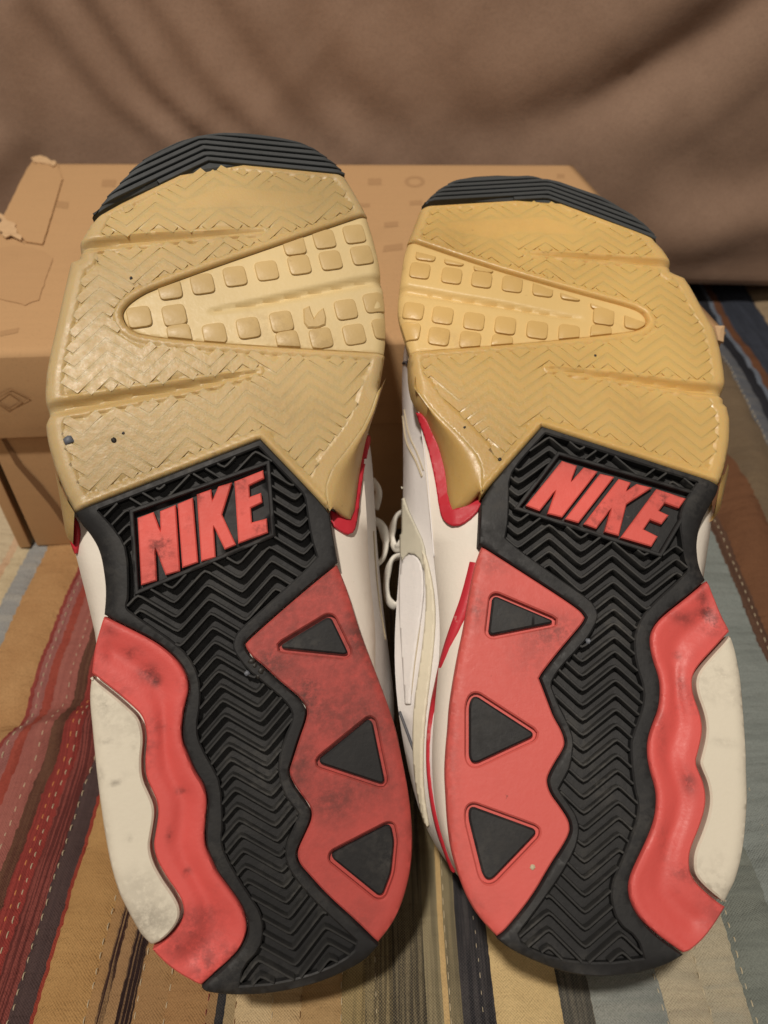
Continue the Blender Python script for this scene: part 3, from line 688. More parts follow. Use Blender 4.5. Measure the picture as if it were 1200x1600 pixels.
TR = dict(
 toe=[(657,321),(672,305),(692,291),(712,281),(740,276),(775,274),(812,275),(837,279),(875,287),(900,296),(935,307),(967,325),(995,342),(1017,360),(1030,375)],
 toe_in=[(1030,375),(1000,362),(942,341),(855,309),(657,321)],
 gum_lat=[(1030,375),(1040,385),(1047,395),(1054,407),(1052,420),(1074,429),(1085,445),(1105,482),(1122,510),(1132,545),(1137,575),(1139,595),(1136,602),(1136,627),(1142,632),(1147,655),(1146,685),(1140,722),(1132,747),(1127,756)],
 gum_med=[(647,607),(641,580),(636,545),(630,520),(621,490),(620,467),(624,435),(630,390),(637,372),(648,345),(657,321)],
 fold=[(752,774),(750,757),(750,732),(740,710),(712,680),(675,645),(647,607)],
 flange=[(752,774),(730,795),(707,804),(700,790),(695,740),(685,700),(667,660),(653,628),(647,607)],
 blk_top=[(1127,756),(847,666),(752,774)],
 blk_med=[(752,774),(750,810),(748,850),(752,851)],
 red_med_in=[(752,851),(780,869),(830,901),(890,940),(910,955),(916,965),(912,975),(880,1012),(850,1050),(844,1060),(850,1075),(862,1107),(867,1120),(880,1142),(885,1160),(882,1172),(867,1195),(857,1215),(857,1225),(862,1240),(877,1260),(890,1280),(893,1295),(890,1307),(880,1325),(862,1352),(833,1403),(793,1453),(777,1467)],
 red_med_out=[(777,1467),(757,1447),(734,1417),(717,1375),(705,1335),(699,1295),(696,1245),(694,1207),(696,1170),(699,1140),(701,1105),(707,1065),(715,1020),(725,975),(731,935),(741,882),(752,851)],
 heel=[(777,1467),(790,1478),(813,1492),(840,1505),(873,1518),(907,1527),(940,1529),(973,1527),(1007,1522),(1040,1510),(1065,1494),(1068,1492)],
 red_lat_in=[(1068,1492),(1050,1480),(1023,1460),(1000,1437),(985,1410),(981,1387),(985,1366),(997,1340),(1013,1307),(1023,1279),(1026,1251),(1024,1230),(1016,1205),(1011,1180),(1012,1155),(1020,1130),(1030,1105),(1032,1075),(1029,1055),(1020,1030),(1015,1005),(1017,987),(1025,972),(1040,957),(1075,930),(1106,904)],
 blk_lat=[(1106,904),(1097,886),(1093,862),(1093,840),(1099,814),(1113,788),(1125,767),(1127,756)],
 red_lat_top=[(1106,904),(1117,927),(1130,960),(1142,982),(1143,987)],
 cream_in=[(1143,987),(1120,1012),(1097,1037),(1087,1052),(1084,1067),(1087,1087),(1096,1110),(1101,1132),(1100,1152),(1094,1177),(1090,1191),(1095,1205),(1103,1223),(1107,1247),(1104,1270),(1095,1298),(1083,1326),(1080,1345),(1082,1366),(1095,1384),(1123,1408),(1138,1417)],
 red_lat_bot=[(1138,1417),(1123,1443),(1103,1470),(1083,1487),(1068,1492)],
 cream_out=[(1138,1417),(1144,1405),(1156,1382),(1165,1352),(1171,1317),(1174,1282),(1176,1247),(1174,1200),(1174,1177),(1170,1117),(1165,1060),(1157,1017),(1149,992),(1143,987)],
 tri=[[(866,971),(772,931),(765,991)],[(836,1148),(742,1087),(735,1100),(735,1185),(742,1192)],[(840,1299),(736,1261),(734,1278),(757,1370),(767,1375)]],
 letters=[[(878.3,720),(901.7,727.5),(892.5,752.5),(912.5,730),(934,736.7),(878.3,808.3),(855.8,802.5),(868.3,766.7),(843.3,798.3),(821.7,790)],
  [(938,740),(960,745),(904,817),(883,811)],
  [(967,748),(986,754),(979,767),(995,756),(1019,762),(979,788),(967,837),(945,831),(955,795),(932,826),(912,819)],
  [(1026,764),(1072,779),(1061,794),(1039,786),(1030,798),(1045,805),(1034,819),(1016,812),(1006,827),(1028,838),(1018,854),(970,840)]],
 plaque=[(874,712),(1084,773),(1030,864),(812,793)],
 window=[(637,372),(760,414),(850,440),(930,462),(990,478),(1008,488),(1014,502),(1005,512),(985,518),(880,530),(760,540),(640,549),(630,520),(621,490),(620,467),(624,435),(630,390)],
 winbox=[(632,370),(850,440),(995,477),(1018,492),(1016,508),(985,520),(760,541),(630,551),(590,460)],
 lugs=[(666,394),(711,401),(757,412),(656,421),(706,429),(753,435),(801,442),(849,449),(893,455),(940,470),(646,484),(692,491),(741,500),(790,507),(840,514),(890,519),(944,493),(993,500),(640,515),(686,524),(735,530),(785,535),(940,520)],
 grooves=[([(1062,411),(1000,408),(930,402),(870,398),(820,395)],[2.2,2.0,1.6,1.0,.4]),([(1146,612),(1080,606),(1020,597),(940,586),(855,575)],[2.6,2.4,2.0,1.4,.4])],
 wgroove=([(612,446),(660,454),(720,464),(790,475),(865,489),(908,495)],[2.4,2.3,1.8,1.4,.9,.5]),
 mid_side=[(655,650),(662,710),(668,770),(673,830),(680,890),(688,940),(690,990),(685,1050),(677,1120),(673,1180),(677,1250),(689,1315)],
 mid_other=[(1127,775),(1117,800),(1111,840),(1107,872),(1104,905)],
 upper_side=[(624,560),(626,620),(631,690),(631,770),(628,850),(625,900),(616,960),(612,1020),(618,1090),(632,1180),(655,1270)],
 red_trim=[(752,776),(751,797),(732,816),(712,825),(697,817),(690,800),(682,750),(670,693),(655,645),(662,648),(672,662),(689,702),(699,742),(704,787),(709,799),(730,791)],
 red_trim2=[(1122,768),(1116,783),(1113,800),(1115,812),(1119,800),(1124,782)],
)
FIELD_L = [(149,792),(400,694),(422,715),(450,740),(475,770),(481,810),(487,845),(495,870),(472,895),(442,922),(400,960),(372,985),(364,1000),(364,1017),(385,1045),(412,1067),(442,1092),(457,1112),(456,1127),(445,1152),(433,1192),(440,1237),(467,1272),(460,1290),(445,1322),(447,1352),(470,1385),(500,1417),(557,1470),(553,1488),(507,1517),(437,1537),(375,1540),(380,1510),(407,1483),(413,1450),(407,1423),(395,1405),(375,1375),(352,1335),(346,1312),(349,1285),(345,1222),(335,1202),(315,1167),(307,1140),(314,1095),(312,1060),(302,1035),(282,1010),(202,955),(197,947),(202,932),(200,862),(187,835)]

TL.update(g_med=[((425, 1035), 34, 26, .9), ((560, 1000), 18, 26, .85), ((480, 1085), 30, 34, .9), ((500, 985), 60, 16, .4), ((520, 1250), 40, 34, .7), ((470, 1215), 14, 40, .6), ((600, 1180), 26, 70, .35), ((560, 1440), 30, 24, .4), ((540, 1120), 60, 40, .45)],
 g_lat=[((205, 1020), 16, 10, .7), ((232, 1052), 18, 14, .95), ((243, 1066), 8, 8, .9), ((283, 1237), 9, 4, .9), ((264, 1306), 5, 11, .7), ((292, 1364), 6, 6, .9), ((290, 1470), 60, 40, .45), ((320, 1430), 30, 16, .4), ((170, 985), 12, 8, .5)],
 g_cr=[((181, 1223), 8, 2.5, 1.0), ((157, 1213), 3.5, 12, .8), ((166, 1158), 9, 2.5, .7), ((230, 1440), 44, 34, .75), ((202, 1308), 5, 4, .6), ((215, 1380), 40, 24, .35), ((160, 1330), 10, 60, .3)])
TR.update(g_med=[((870, 985), 40, 26, .75), ((745, 950), 16, 30, .65), ((770, 880), 26, 20, .45), ((830, 1020), 40, 50, .3), ((705, 1150), 12, 200, .35), ((740, 1420), 20, 20, .3)],
 g_lat=[((1098, 930), 8, 14, .9), ((1106, 955), 10, 9, 1.1), ((1068, 965), 20, 10, .7), ((1060, 1023), 6, 6, .9), ((1066, 1070), 8, 24, .6), ((1032, 1130), 8, 60, .4), ((1078, 1222), 10, 18, .8), ((1040, 1320), 8, 40, .35), ((1120, 1430), 26, 30, .4)],
 g_cr=[((1152, 1200), 3, 2.5, 1.0), ((1130, 1160), 20, 6, .35), ((1160, 1090), 8, 30, .3), ((1125, 1390), 22, 12, .3)])

def build_shoe(S, T, label, mats, Hs):
    root = empty('sneaker', tuple(S.base), label, 'shoe', 'pair of sneakers leaning on the box')
    root.rotation_euler = Matrix([list(S.R[i]) for i in range(3)]).to_euler()
    uv = S.uv; cat = lambda *k: sum([list(T[x])[:-1] for x in k], [])
    GUM, PAL, RM, RLAT = mats
    left = not S.mir
    # ---------------- assembled polygons
    if left: order = ('toe', 'gum_med', 'fold', 'blk_med'); 
    outline_px = (cat('toe', 'gum_med', 'fold', 'blk_med')+cat('red_med_out')[::-1] if False else None)
    if left:
        outline = list(T['toe'])[:-1]+list(T['gum_med'])[:-1]+list(T['fold'])[:-1]+list(T['blk_med'])[:-1]+list(T['red_med_out'])[::-1][:-1]+list(T['heel'])[:-1]+list(T['red_lat_bot'])[::-1][:-1]+list(T['cream_out'])[:-1]+list(T['red_lat_top'])[::-1][:-1]+list(T['blk_lat'])[:-1]+list(T['gum_lat'])[:-1]
        gum = list(T['toe_in'])[::-1][:-1]+[(542,272),(562,305)]+list(T['window'])[:11]+list(T['fold'])[:-1]+list(T['blk_top'])[::-1][:-1]+list(T['gum_lat'])[:-1]
    else:
        outline = list(T['toe'])[:-1]+list(T['gum_lat'])[:-1]+list(T['blk_lat'])[::-1][:-1]+list(T['red_lat_top'])[:-1]+list(T['cream_out'])[::-1][:-1]+list(T['red_lat_bot'])[:-1]+list(T['heel'])[::-1][:-1]+list(T['red_med_out'])[:-1]+list(T['blk_med'])[::-1][:-1]+list(T['fold'])[:-1]+list(T['gum_med'])[:-1]
        gum = list(T['toe_in'])[::-1][:-1]+list(T['gum_lat'])[:-1]+list(T['blk_top'])[:-1]+list(T['fold'])[:-1]+[(647,607),(641,580)]+list(T['window'])[:12][::-1]+[(648,345)]
    black = list(T['blk_top'])[:-1]+list(T['blk_med'])[:-1]+list(T['red_med_in'])[:-1]+list(T['heel'])[:-1]+list(T['red_lat_in'])[:-1]+list(T['blk_lat'])[:-1] if left else \
            list(T['blk_top'])[:-1]+list(T['blk_med'])[:-1]+list(T['red_med_in'])[:-1]+list(T['heel'])[:-1]+list(T['red_lat_in'])[:-1]+list(T['blk_lat'])[:-1]
    redm = list(T['red_med_in'])[:-1]+list(T['red_med_out'])[:-1]
    redl = list(T['red_lat_in'])[:-1]+list(T['red_lat_top'])[:-1]+list(T['cream_in'])[:-1]+list(T['red_lat_bot'])[:-1]
    cream = list(T['cream_in'])[:-1]+list(T['cream_out'])[:-1]
    toe = list(T['toe'])[:-1]+list(T['toe_in'])[:-1]
    OUT, GUMP, BLK = ccw(uv(outline)), ccw(uv(gum)), ccw(uv(black))
    WIN = ccw(uv(T['window']))

    # ---------------- body: midsole and upper, lofted from the outline
    NS = 70; ss = 0.5-0.5*np.cos(np.linspace(0.02, math.pi-0.02, NS))
    def slices(P, ins):
        Q = resample(chaikin(P, 2), .002); lo, hi = Q[:, 1].min()+ins, Q[:, 1].max()-ins
        vv = lo+(hi-lo)*ss; A = np.zeros(NS); B = np.zeros(NS)
        for k, v in enumerate(vv):
            y1, y2 = Q[:, 1], np.roll(Q[:, 1], -1); c = (y1-v)*(y2-v) <= 0
            x = Q[c, 0]+(v-y1[c])/(y2[c]-y1[c]+1e-12)*(np.roll(Q[:, 0], -1)[c]-Q[c, 0])
            A[k], B[k] = x.min()+ins, x.max()-ins
        mid = (A+B)/2; A = np.minimum(A, mid); B = np.maximum(B, mid)
        return vv, A, B
    vv, A, B = slices(OUT, .0012)
    vm, Am, Bm = slices(OUT, .0022)
    side, other, up = uv(T['mid_side'], -.014), uv(T['mid_other'], -.012), uv(T['upper_side'], -.040)
    def over(arr, v, pts, sign, blend=.012):
        p = pts[np.argsort(pts[:, 1])]; w = sstep(p[0, 1]-blend, p[0, 1]+.002, v)*(1-sstep(p[-1, 1]-.002, p[-1, 1]+blend, v))
        return arr*(1-w)+np.interp(v, p[:, 1], p[:, 0])*w
    if left: Bm2, Am2 = over(Bm, vm, side, 1), over(Am, vm, other, -1)
    else: Am2, Bm2 = over(Am, vm, side, 1), over(Bm, vm, other, -1)
    def smooth1(a, k=5):
        for _ in range(k): a = np.concatenate([a[:1], (a[:-2]+2*a[1:-1]+a[2:])/4, a[-1:]])
        return a
    Am2, Bm2 = smooth1(Am2), smooth1(Bm2)
    Am3, Bm3 = smooth1(Am2, 40), smooth1(Bm2, 40)
    if left: Bu, Au = over(Bm3-.003, vm, up, 1, .03), Am3+.005
    else: Au, Bu = over(Am3+.003, vm, up, 1, .03), Bm3-.005
    Au, Bu = smooth1(Au, 14), smooth1(Bu, 14)
    Lv = vm[-1]-vm[0]; tpar = (vm-vm[0])/Lv
    mid_h = np.interp(tpar, [0, .3, .6, .85, 1], [.030, .030, .025, .021, .022])
    Hh = np.interp(tpar, [0, .06, .3, .42, .55, .70, .82, .92, 1], [v*Hs for v in (.066, .079, .080, .078, .069, .0600, .0535, .048, .036)])
    Hh = smooth1(Hh, 6)
    def loop(A_, B_, v_, lev):
        lev = np.broadcast_to(lev, (NS,))
        a = S.P(np.column_stack([A_, v_]), lev); b = S.P(np.column_stack([B_, v_]), lev)
        return np.vstack([a, b[::-1]])
    def shrink(A_, B_, v_, w, pt, ph):
        m = (A_+B_)/2; v2 = v_[0]+Lv*ph+(v_-v_[0])*(1-pt-ph); return m+(A_-m)*w, m+(B_-m)*w, v2
    def loft(name, loops, mat, cap0=False, cap1=False, parent=root):
        n = 2*NS; V = np.vstack(loops); F = []
        for k in range(len(loops)-1):
            for i in range(n): F.append((k*n+i, k*n+(i+1) % n, (k+1)*n+(i+1) % n, (k+1)*n+i))
        for c, k in ((cap0, 0), (cap1, len(loops)-1)):
            if c:
                for i in range(NS-1): F.append((k*n+i, k*n+i+1, k*n+n-2-i, k*n+n-1-i))
        me = mesh(name, V, F); return link(name, me, parent, mat, True, 60), me
    gl = sstep(.135, .15, vv); mid_loops = [loop(A+.002*gl, B-.002*gl, vv, -.0061-.0039*gl), loop((A+Am2)/2-.0003, (B+Bm2)/2+.0003, vm, -.0085-.003*gl), loop(Am2, Bm2, vm, -.0135), loop(Am2+.0006, Bm2-.0006, vm, -.0135-(mid_h-.0135)*.6), loop(Am2+.0016, Bm2-.0016, vm, -mid_h+.001), loop(Am2+.003, Bm2-.003, vm, -mid_h)]
    midsole, mid_me = loft('midsole', mid_loops, M['mid'], True, False)
    D0 = np.maximum(mid_h+.012, np.minimum(.040, Hh*.62))
    ups = [loop(Am2+.0035, Bm2-.0035, vm, -mid_h+.002), loop((Am3+Au)/2+.0012, (Bm3+Bu)/2-.0012, vm, -mid_h-.005), loop(Au, Bu, vm, -D0)]
    for w, f, pt, ph in ((.93, .35, .015, .004), (.82, .62, .04, .008), (.64, .84, .075, .014), (.40, .96, .11, .02), (.12, 1.0, .15, .03)):
        a_, b_, v_ = shrink(Au, Bu, vm, w, pt, ph); ups.append(loop(a_, b_, v_, -D0-(Hh-D0)*f))
    upper, up_me = loft('upper', ups, M['leather'], False, True)
    # collar padding and dark opening on the far side, tongue and laces
    fr = lambda t: np.interp(t, tpar, (Au+Bu)/2); fv = lambda t: vm[0]+Lv*t; fh = lambda t: np.interp(t, tpar, Hh); fw = lambda t: np.interp(t, tpar, (Bu-Au)/2)
    ring_p = []; lin = []
    for k in range(33):
        a = 2*math.pi*k/32; t = .175+.135*math.cos(a); ring_p.append((fr(t)+fw(.17)*.44*math.sin(a), fv(t), -fh(t)*.985+(.006 if math.cos(a) > .6 else 0)))
    tube('collar', [S.P([(p[0], p[1])], p[2])[0] for p in ring_p], .0052, M['creaml'], root, 10)
    cen = S.P([(fr(.175), fv(.175))], -fh(.175)-.0008)[0]
    V = [cen]+[S.P([(fr(.175)+(p[0]-fr(.175))*.97, p[1])], p[2]-.0012)[0] for p in ring_p[:-1]]
    link('shoe_opening', mesh('shoe_opening', V, [(0, 1+k, 1+(k+1) % 32) for k in range(32)]), root, M['lining'], True, None)
    for k, t in enumerate(np.linspace(.36, .60, 6)):
        pts = []
        for q in np.linspace(-1, 1, 13):
            u = fr(t)+q*fw(t)*.42; pts.append(S.P([(u, fv(t)+.003*(1 if k % 2 else -1)*q)], -fh(t)-.0022+.012*q*q)[0])
        tube('lace', pts, .0024, M['lace'], root, 8)

    # ---------------- gum forefoot
    lat = uv(T['gum_lat']); med = uv(T['gum_med']); fold = uv(T['fold']); tin = uv(T['toe_in']); btop = uv(T['blk_top'])
    GR = [(uv(p), np.array(w)/1000) for p, w in T['grooves']]; WG = (uv(T['wgroove'][0]), np.array(T['wgroove'][1])/1000)
    def groove(u, v):
        z = np.zeros_like(u)
        for p, w in GR:
            d = dist_w(p, w, u, v); wi = np.interp(u, *((p[:, 0], w) if p[0, 0] < p[-1, 0] else (p[::-1, 0], w[::-1])))
            z = np.minimum(z, -np.minimum(.0030, wi*1.25)*(1-sstep(-wi, .0004, d)))
        return z
    WINL = chaikin(WIN, 2)
    def gum_field(u, v):
        """distance inside the chevron-cut area (negative outside)"""
        d = np.minimum(dist(lat, u, v, False)-.0058, dist(med, u, v, False)-.0046)
        d = np.minimum(d, dist(fold, u, v, False)-.0066)
        d = np.minimum(d, dist(tin, u, v, False)-.0026); d = np.minimum(d, dist(btop, u, v, False)-.0034)
        d = np.minimum(d, dist(WINL, u, v)-.0026); d = np.where(inside(WINL, u, v), -.01, d)
        for p, w in GR: d = np.minimum(d, dist_w(p, w, u, v)-.0010)
        return d
    deep = 0.0009
    def gum_h(u, v):
        d = gum_field(u, v)
        wear = .5+.5*snoise(u, v, 70, 5)
        worn = np.exp(-((v-S.flip(SL.uv([(400, 300)]))[0, 1])/.014)**2)*sstep(.004, .012, d)+.55*np.exp(-(dist(fold, u, v, False)/.02)**2)*sstep(.002, .008, d)
        floor = (-.00002-.00004*wear*(1-worn)+.00006*np.clip(worn, 0, 1)-deep*np.exp(-np.maximum(d, 0)/.0012))*sstep(0, .0005, d)
        e = np.minimum(dist(lat, u, v, False), dist(med, u, v, False)); rnd = -.0030*np.clip(1-e/.0042, 0, 1)**2.2
        lip = .0005*np.exp(-((dist(btop, u, v, False)-.0014)/.0008)**2)
        return floor+groove(u, v)+rnd+lip
    gp = plate(S, root, 'gum_forefoot', GUMP, .0002, -.0125, GUM, .0009, [], gum_h, .00075, 1, 0, 40, .0012, 50, .0004, tone=lambda u, v: np.clip(1-np.minimum(dist(lat, u, v, False), dist(med, u, v, False))/.0062, 0, 1)**.6)
    lo, hi = (GUMP[:, 1].min(), GUMP[:, 1].max())
    chevrons(S, gp, 'tread_ridge', lambda u, v: inside(GUMP, u, v) & (gum_field(u, v) > .0001), -.02 if False else .08, .29, -.075, .075, .00020, -.0022, .00142, .00148, GUM, .0026, bev=.00005, ang=35)
    # pale window with square lugs
    def win_h(u, v):
        p, w = WG; d = dist_w(p, w, u, v); wi = np.interp(u, *((p[:, 0], w) if p[0, 0] < p[-1, 0] else (p[::-1, 0], w[::-1])))
        e = dist(med, u, v, False)
        return -.0022*np.minimum(1, wi/.0015)*(1-sstep(-wi, .0006, d))-.0030*np.clip(1-e/.0042, 0, 1)**2.2
    # the window's floor reaches the medial edge
    pw = plate(S, root, 'pale_window', WIN, -.0012, -.0060, PAL, .0003, [], win_h, .0010, 2, .00035, 60, .0014, 60)
    WB = ccw(uv(T['winbox']))
    ex = uv([T['lugs'][12], T['lugs'][14]]); ang = math.atan2(*(ex[1]-ex[0])[::-1])
    if math.cos(ang) < 0: ang += math.pi
    c_, s_ = math.cos(ang), math.sin(ang); hs = .0039
    r = random.Random(11)
    WINc = WIN
    for k, p in enumerate(T['lugs']):
        q = uv([p])[0]; sq = []
        for a in range(20):
            t = 2*math.pi*(a+.5)/20; ct, st_ = math.cos(t), math.sin(t); e = 0.40
            x, y = hs*math.copysign(abs(ct)**e, ct), hs*.96*math.copysign(abs(st_)**e, st_)
            sq.append((q[0]+x*c_-y*s_, q[1]+x*s_+y*c_))
        sq = clip_convex(sq, offset(WB, .0006))
        if sq is None or len(sq) < 3 or abs(area(sq)) < 6e-6: continue
        # keep lugs inside the sole's own edge
        keep = clip_convex(sq, offset(ccw(chaikin(WIN, 1)), .0004)) if True else sq
        if keep is None or abs(area(keep)) < 6e-6: continue
        if left and k == 12: keep = uv([(474,481),(484,476),(487,486),(491,495),(497,486),(506,479),(510,494),(509,506),(497,511),(481,511),(475,503)])
        if not (left and k == 12):
            kc = resample(ccw(keep), .002); cm = kc.mean(0); zz = r.uniform(-.0002, .0001); rnd_ = lambda q: -.0030*np.clip(1-dist(med, q[:, 0], q[:, 1], False)/.0042, 0, 1)**2.2
            k1, k2 = cm+(kc-cm)*.97, cm+(kc-cm)*.90; n_ = len(kc)
            V = np.vstack([S.P(kc, -.0035), S.P(kc, zz-.0007+rnd_(kc)), S.P(k1, zz-.0004+rnd_(k1)), S.P(k2, zz-.0003+rnd_(k2))])
            F = [(a*n_+i, a*n_+(i+1) % n_, (a+1)*n_+(i+1) % n_, (a+1)*n_+i) for a in range(3) for i in range(n_)]+[tuple(range(3*n_, 4*n_))]
            link('lug', mesh('lug', V, F), pw, M['lugL' if left else 'lugR'], True, 50); continue
        plate(S, pw, 'lug', keep, -.0003+r.uniform(-.0002, .0001), -.0035, M['lugL' if left else 'lugR'], .00045, [], lambda u, v: -.0030*np.clip(1-dist(med, u, v, False)/.0042, 0, 1)**2.2, None, 0, 0, 60, .0012, 40)
    # flange that climbs the medial arch
    fo, fl = uv(T['fold']), uv(T['flange'], -.0105)
    def rs(P, n):
        d = np.concatenate([[0], np.cumsum(np.linalg.norm(np.diff(P, axis=0), axis=1))]); t = np.linspace(0, d[-1], n); return np.column_stack([np.interp(t, d, P[:, i]) for i in range(2)])
    if np.linalg.norm(fo[0]-fl[0]) > np.linalg.norm(fo[0]-fl[-1]): fl = fl[::-1]
    n = 30; fo, fl = rs(fo, n), rs(fl, n); rows = []
    dn = np.gradient(fo, axis=0); dn /= np.linalg.norm(dn, axis=1)[:, None]; dn = np.column_stack([-dn[:, 1], dn[:, 0]]); sg = -1 if ((fl-fo)*dn).sum() > 0 else 1
    e = (np.sin(np.linspace(0, math.pi, n))**.5)[:, None]; rows.append(S.P(fo+dn*sg*.0018*e, -.0001)); rows.append(S.P(fo+dn*sg*.0010*e, .00022))
    for q, lv in ((0, .0001), (.12, .0000), (.3, -.0012), (.55, -.0042), (.8, -.0078), (1, -.0108), (1.0, -.0140)):
        e = np.sin(np.linspace(0, math.pi, n))**.5
        rows.append(S.P(fo+(fl-fo)*q, lv*e if lv > -.0139 else lv*e-.001))
    V = np.vstack(rows); F = [(k*n+i, k*n+i+1, (k+1)*n+i+1, (k+1)*n+i) for k in range(len(rows)-1) for i in range(n-1)]
    link('arch_flange', mesh('arch_flange', V, F), root, GUM, True, 60)
    fa, fb = ([(84,735),(100,775),(115,800)], [(88,748),(103,838),(114,850)]) if left else ([(1140,722),(1132,747),(1127,756)], [(1139,735),(1126,795),(1115,812)])
    fa, fb = rs(uv(fa), 10), rs(uv(fb, -.009), 10); V = np.vstack([S.P(fa, -.0012), S.P(fa+(fb-fa)*.45, -.0046), S.P(fb, -.0092), S.P(fb, -.0150)])
    link('arch_flange', mesh('arch_flange', V, [(k*10+i, k*10+i+1, (k+1)*10+i+1, (k+1)*10+i) for k in range(3) for i in range(9)]), root, GUM, True, 60)
    # ---------------- toe bumper with parallel ribs
    TOE = ccw(np.vstack([uv(T['toe'], -.0040)[:-1], uv(T['toe_in'])[:-1]]))
    tb = plate(S, root, 'toe_bumper', TOE, -.0014, -.0125, M['toe'], .0009, [], lambda u, v: -.0030*np.clip(1-dist(uv(T['toe'], -.0040), u, v, False)/.0046, 0, 1)**2, .0012, 1, .0003, 40, .0016, 50)
    ti = uv(T['toe_in']); cen_t = TOE.mean(0); apex = np.argmax(ti[:, 1])
    apex_i = 1 if left else 3
    ends = (ti[0], ti[apex_i], ti[-1]); toe_arc = uv(T['toe'], -.0040)
    for k in range(6):
        o_ = .0012+.0026*k
        def sh(a, b):
            d = (b-a)/np.linalg.norm(b-a); nrm = np.array([-d[1], d[0]]); nrm = nrm if nrm[1] > 0 else -nrm; return a+nrm*o_, b+nrm*o_, d
        a0, a1, d0 = sh(ends[0], ends[1]); b0, b1, d1 = sh(ends[1], ends[2])
        den = d0[0]*d1[1]-d0[1]*d1[0]; tt = ((b0-a1)[0]*d1[1]-(b0-a1)[1]*d1[0])/den; m_ = a1+d0*tt
        line = np.vstack([np.linspace(a0-d0*.02, m_, 90)[:-1], np.linspace(m_, b1+d1*.02, 90)])
        msk = inside(TOE, line[:, 0], line[:, 1]) & (dist(toe_arc, line[:, 0], line[:, 1], False) > .0006)
        if msk.sum() < 8: continue
        L = line[msk][::3]
        ed = dist(toe_arc, L[:, 0], L[:, 1], False)
        tp = np.clip(ed/.0040, .08, 1); ridge(S, tb, 'toe_rib', L, -.0001-.0030*np.clip(1-ed/.0046, 0, 1)**2-.0012*(1-tp), -.0050, .00088*tp, .00105*tp, M['toe'])
    # ---------------- black centre panel with its chevrons
    fieldL = SL.uv(FIELD_L); field = ccw(chaikin(S.flip(fieldL), 1, 60)); BS = chaikin(BLK, 2)
    PQ = ccw(uv(T['plaque'])); PQo = offset(PQ, -.0013)
    def bfield(u, v):
        d = np.where(inside(field, u, v), 1, -1)*dist(field, u, v)
        return np.minimum(d, dist(BS, u, v)-.0018)
    BD = .0042
    waist = uv(T['blk_lat'])
    HOLE = resample(field, .0014)
    for _ in range(4):
        d = dist(BS, HOLE[:, 0], HOLE[:, 1])*np.where(inside(BS, HOLE[:, 0], HOLE[:, 1]), 1, -1); e = 1e-5
        f_ = lambda x, y: dist(BS, x, y)*np.where(inside(BS, x, y), 1, -1)
        gx = (f_(HOLE[:, 0]+e, HOLE[:, 1])-d)/e; gy = (f_(HOLE[:, 0], HOLE[:, 1]+e)-d)/e
        push = np.maximum(.0024-d, 0); HOLE = HOLE+np.column_stack([gx, gy])*push[:, None]
    def blk_h(u, v):
        e = dist(BS, u, v); z = -.0004*np.clip(1-e/.0012, 0, 1)
        w = dist(waist, u, v, False); z = z-.0022*np.clip(1-w/.0055, 0, 1)**1.6
        hl = np.clip((.006-v)/.006, 0, 1); z = z-.0016*hl**2
        return z+.00010*snoise(u, v, 300, 9)
    bc = plate(S, root, 'black_centre', BLK, .0006, -.0070, M['black'], .0005, [HOLE], blk_h, .0016, 2, 0, 48, .0012, 42)
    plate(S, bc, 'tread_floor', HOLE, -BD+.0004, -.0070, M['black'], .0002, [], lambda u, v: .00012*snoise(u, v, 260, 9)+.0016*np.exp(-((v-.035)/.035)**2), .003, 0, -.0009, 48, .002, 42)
    HO = ccw(HOLE)
    chevrons(S, bc, 'tread_ridge', lambda u, v: inside(HO, u, v) & ~inside(PQo, u, v), -.01, .20, -.06, .06, .0003, -.0043, .00042, .00066, M['ridge_black'], .0022)
    plate(S, bc, 'plaque_frame', PQo, .0006, -.0034, M['black'], .0003, [PQ], None, None, 0, 0, 48, .002, 42)
    plate(S, bc, 'plaque_floor', offset(PQ, -.0002), -.0023, -.0036, M['black'], .0002, [], None, .004, 0, 0, 48, .002, 42)
    for nm, pl in zip(('letter_n', 'letter_i', 'letter_k', 'letter_e'), T['letters']):
        o = plate(S, bc, nm, uv(pl, -.0002), .0000, -.0032, M['letter'], .0004, [], lambda u, v: .00008*snoise(u, v, 500, 6), .0022, 0, 0, 48, .0016, 42)
    # ---------------- red heel pieces, triangles, cream pad
    tris = [ccw(uv(t)) for t in T['tri']]
    def rounded(P, d): return offset(resample(chaikin(resample(P, .0042), 2, 170), .0009), d)
    holes = [rounded(t, -.0015) for t in tris]
    medin = uv(T['red_med_in']); medout = uv(T['red_med_out'])
    rh = plate(S, root, 'red_heel_panel', uv(redm), .0001, -.0062, RM, .0005, holes, lambda u, v: -.0012*np.clip(1-dist(medout, u, v, False)/.003, 0, 1)**2+.00009*snoise(u, v, 240, 2), .0015, 2, .00040, 48, .0012, 38, grime=T['g_med'])
    plate(S, rh, 'recess_floor', offset(ccw(chaikin(uv(redm), 2)), .003), -.0024, -.0065, RM, .0003, [], None, .004, 0, 0, 48, .002, 40)
    for t in tris: plate(S, rh, 'triangle_insert', rounded(t, -.0003), -.0004, -.0040, M['black'], .0006, [], lambda u, v: .00006*snoise(u, v, 300, 4), None, 0, 0, 48, .0012, 42)
    RL = ccw(uv(redl)); latin, crin = uv(T['red_lat_in']), uv(T['cream_in'])
    def redl_h(u, v):
        a, b = dist(latin, u, v, False), dist(crin, u, v, False); a2 = a/(a+b+1e-6)
        e = dist(ccw(chaikin(RL, 2)), u, v)
        return -.0013*np.exp(-((a2-.50)/.17)**2)*sstep(.001, .006, e)+.0005*np.exp(-((a-.002)/.0015)**2)+.00012*snoise(u, v, 170, 3)
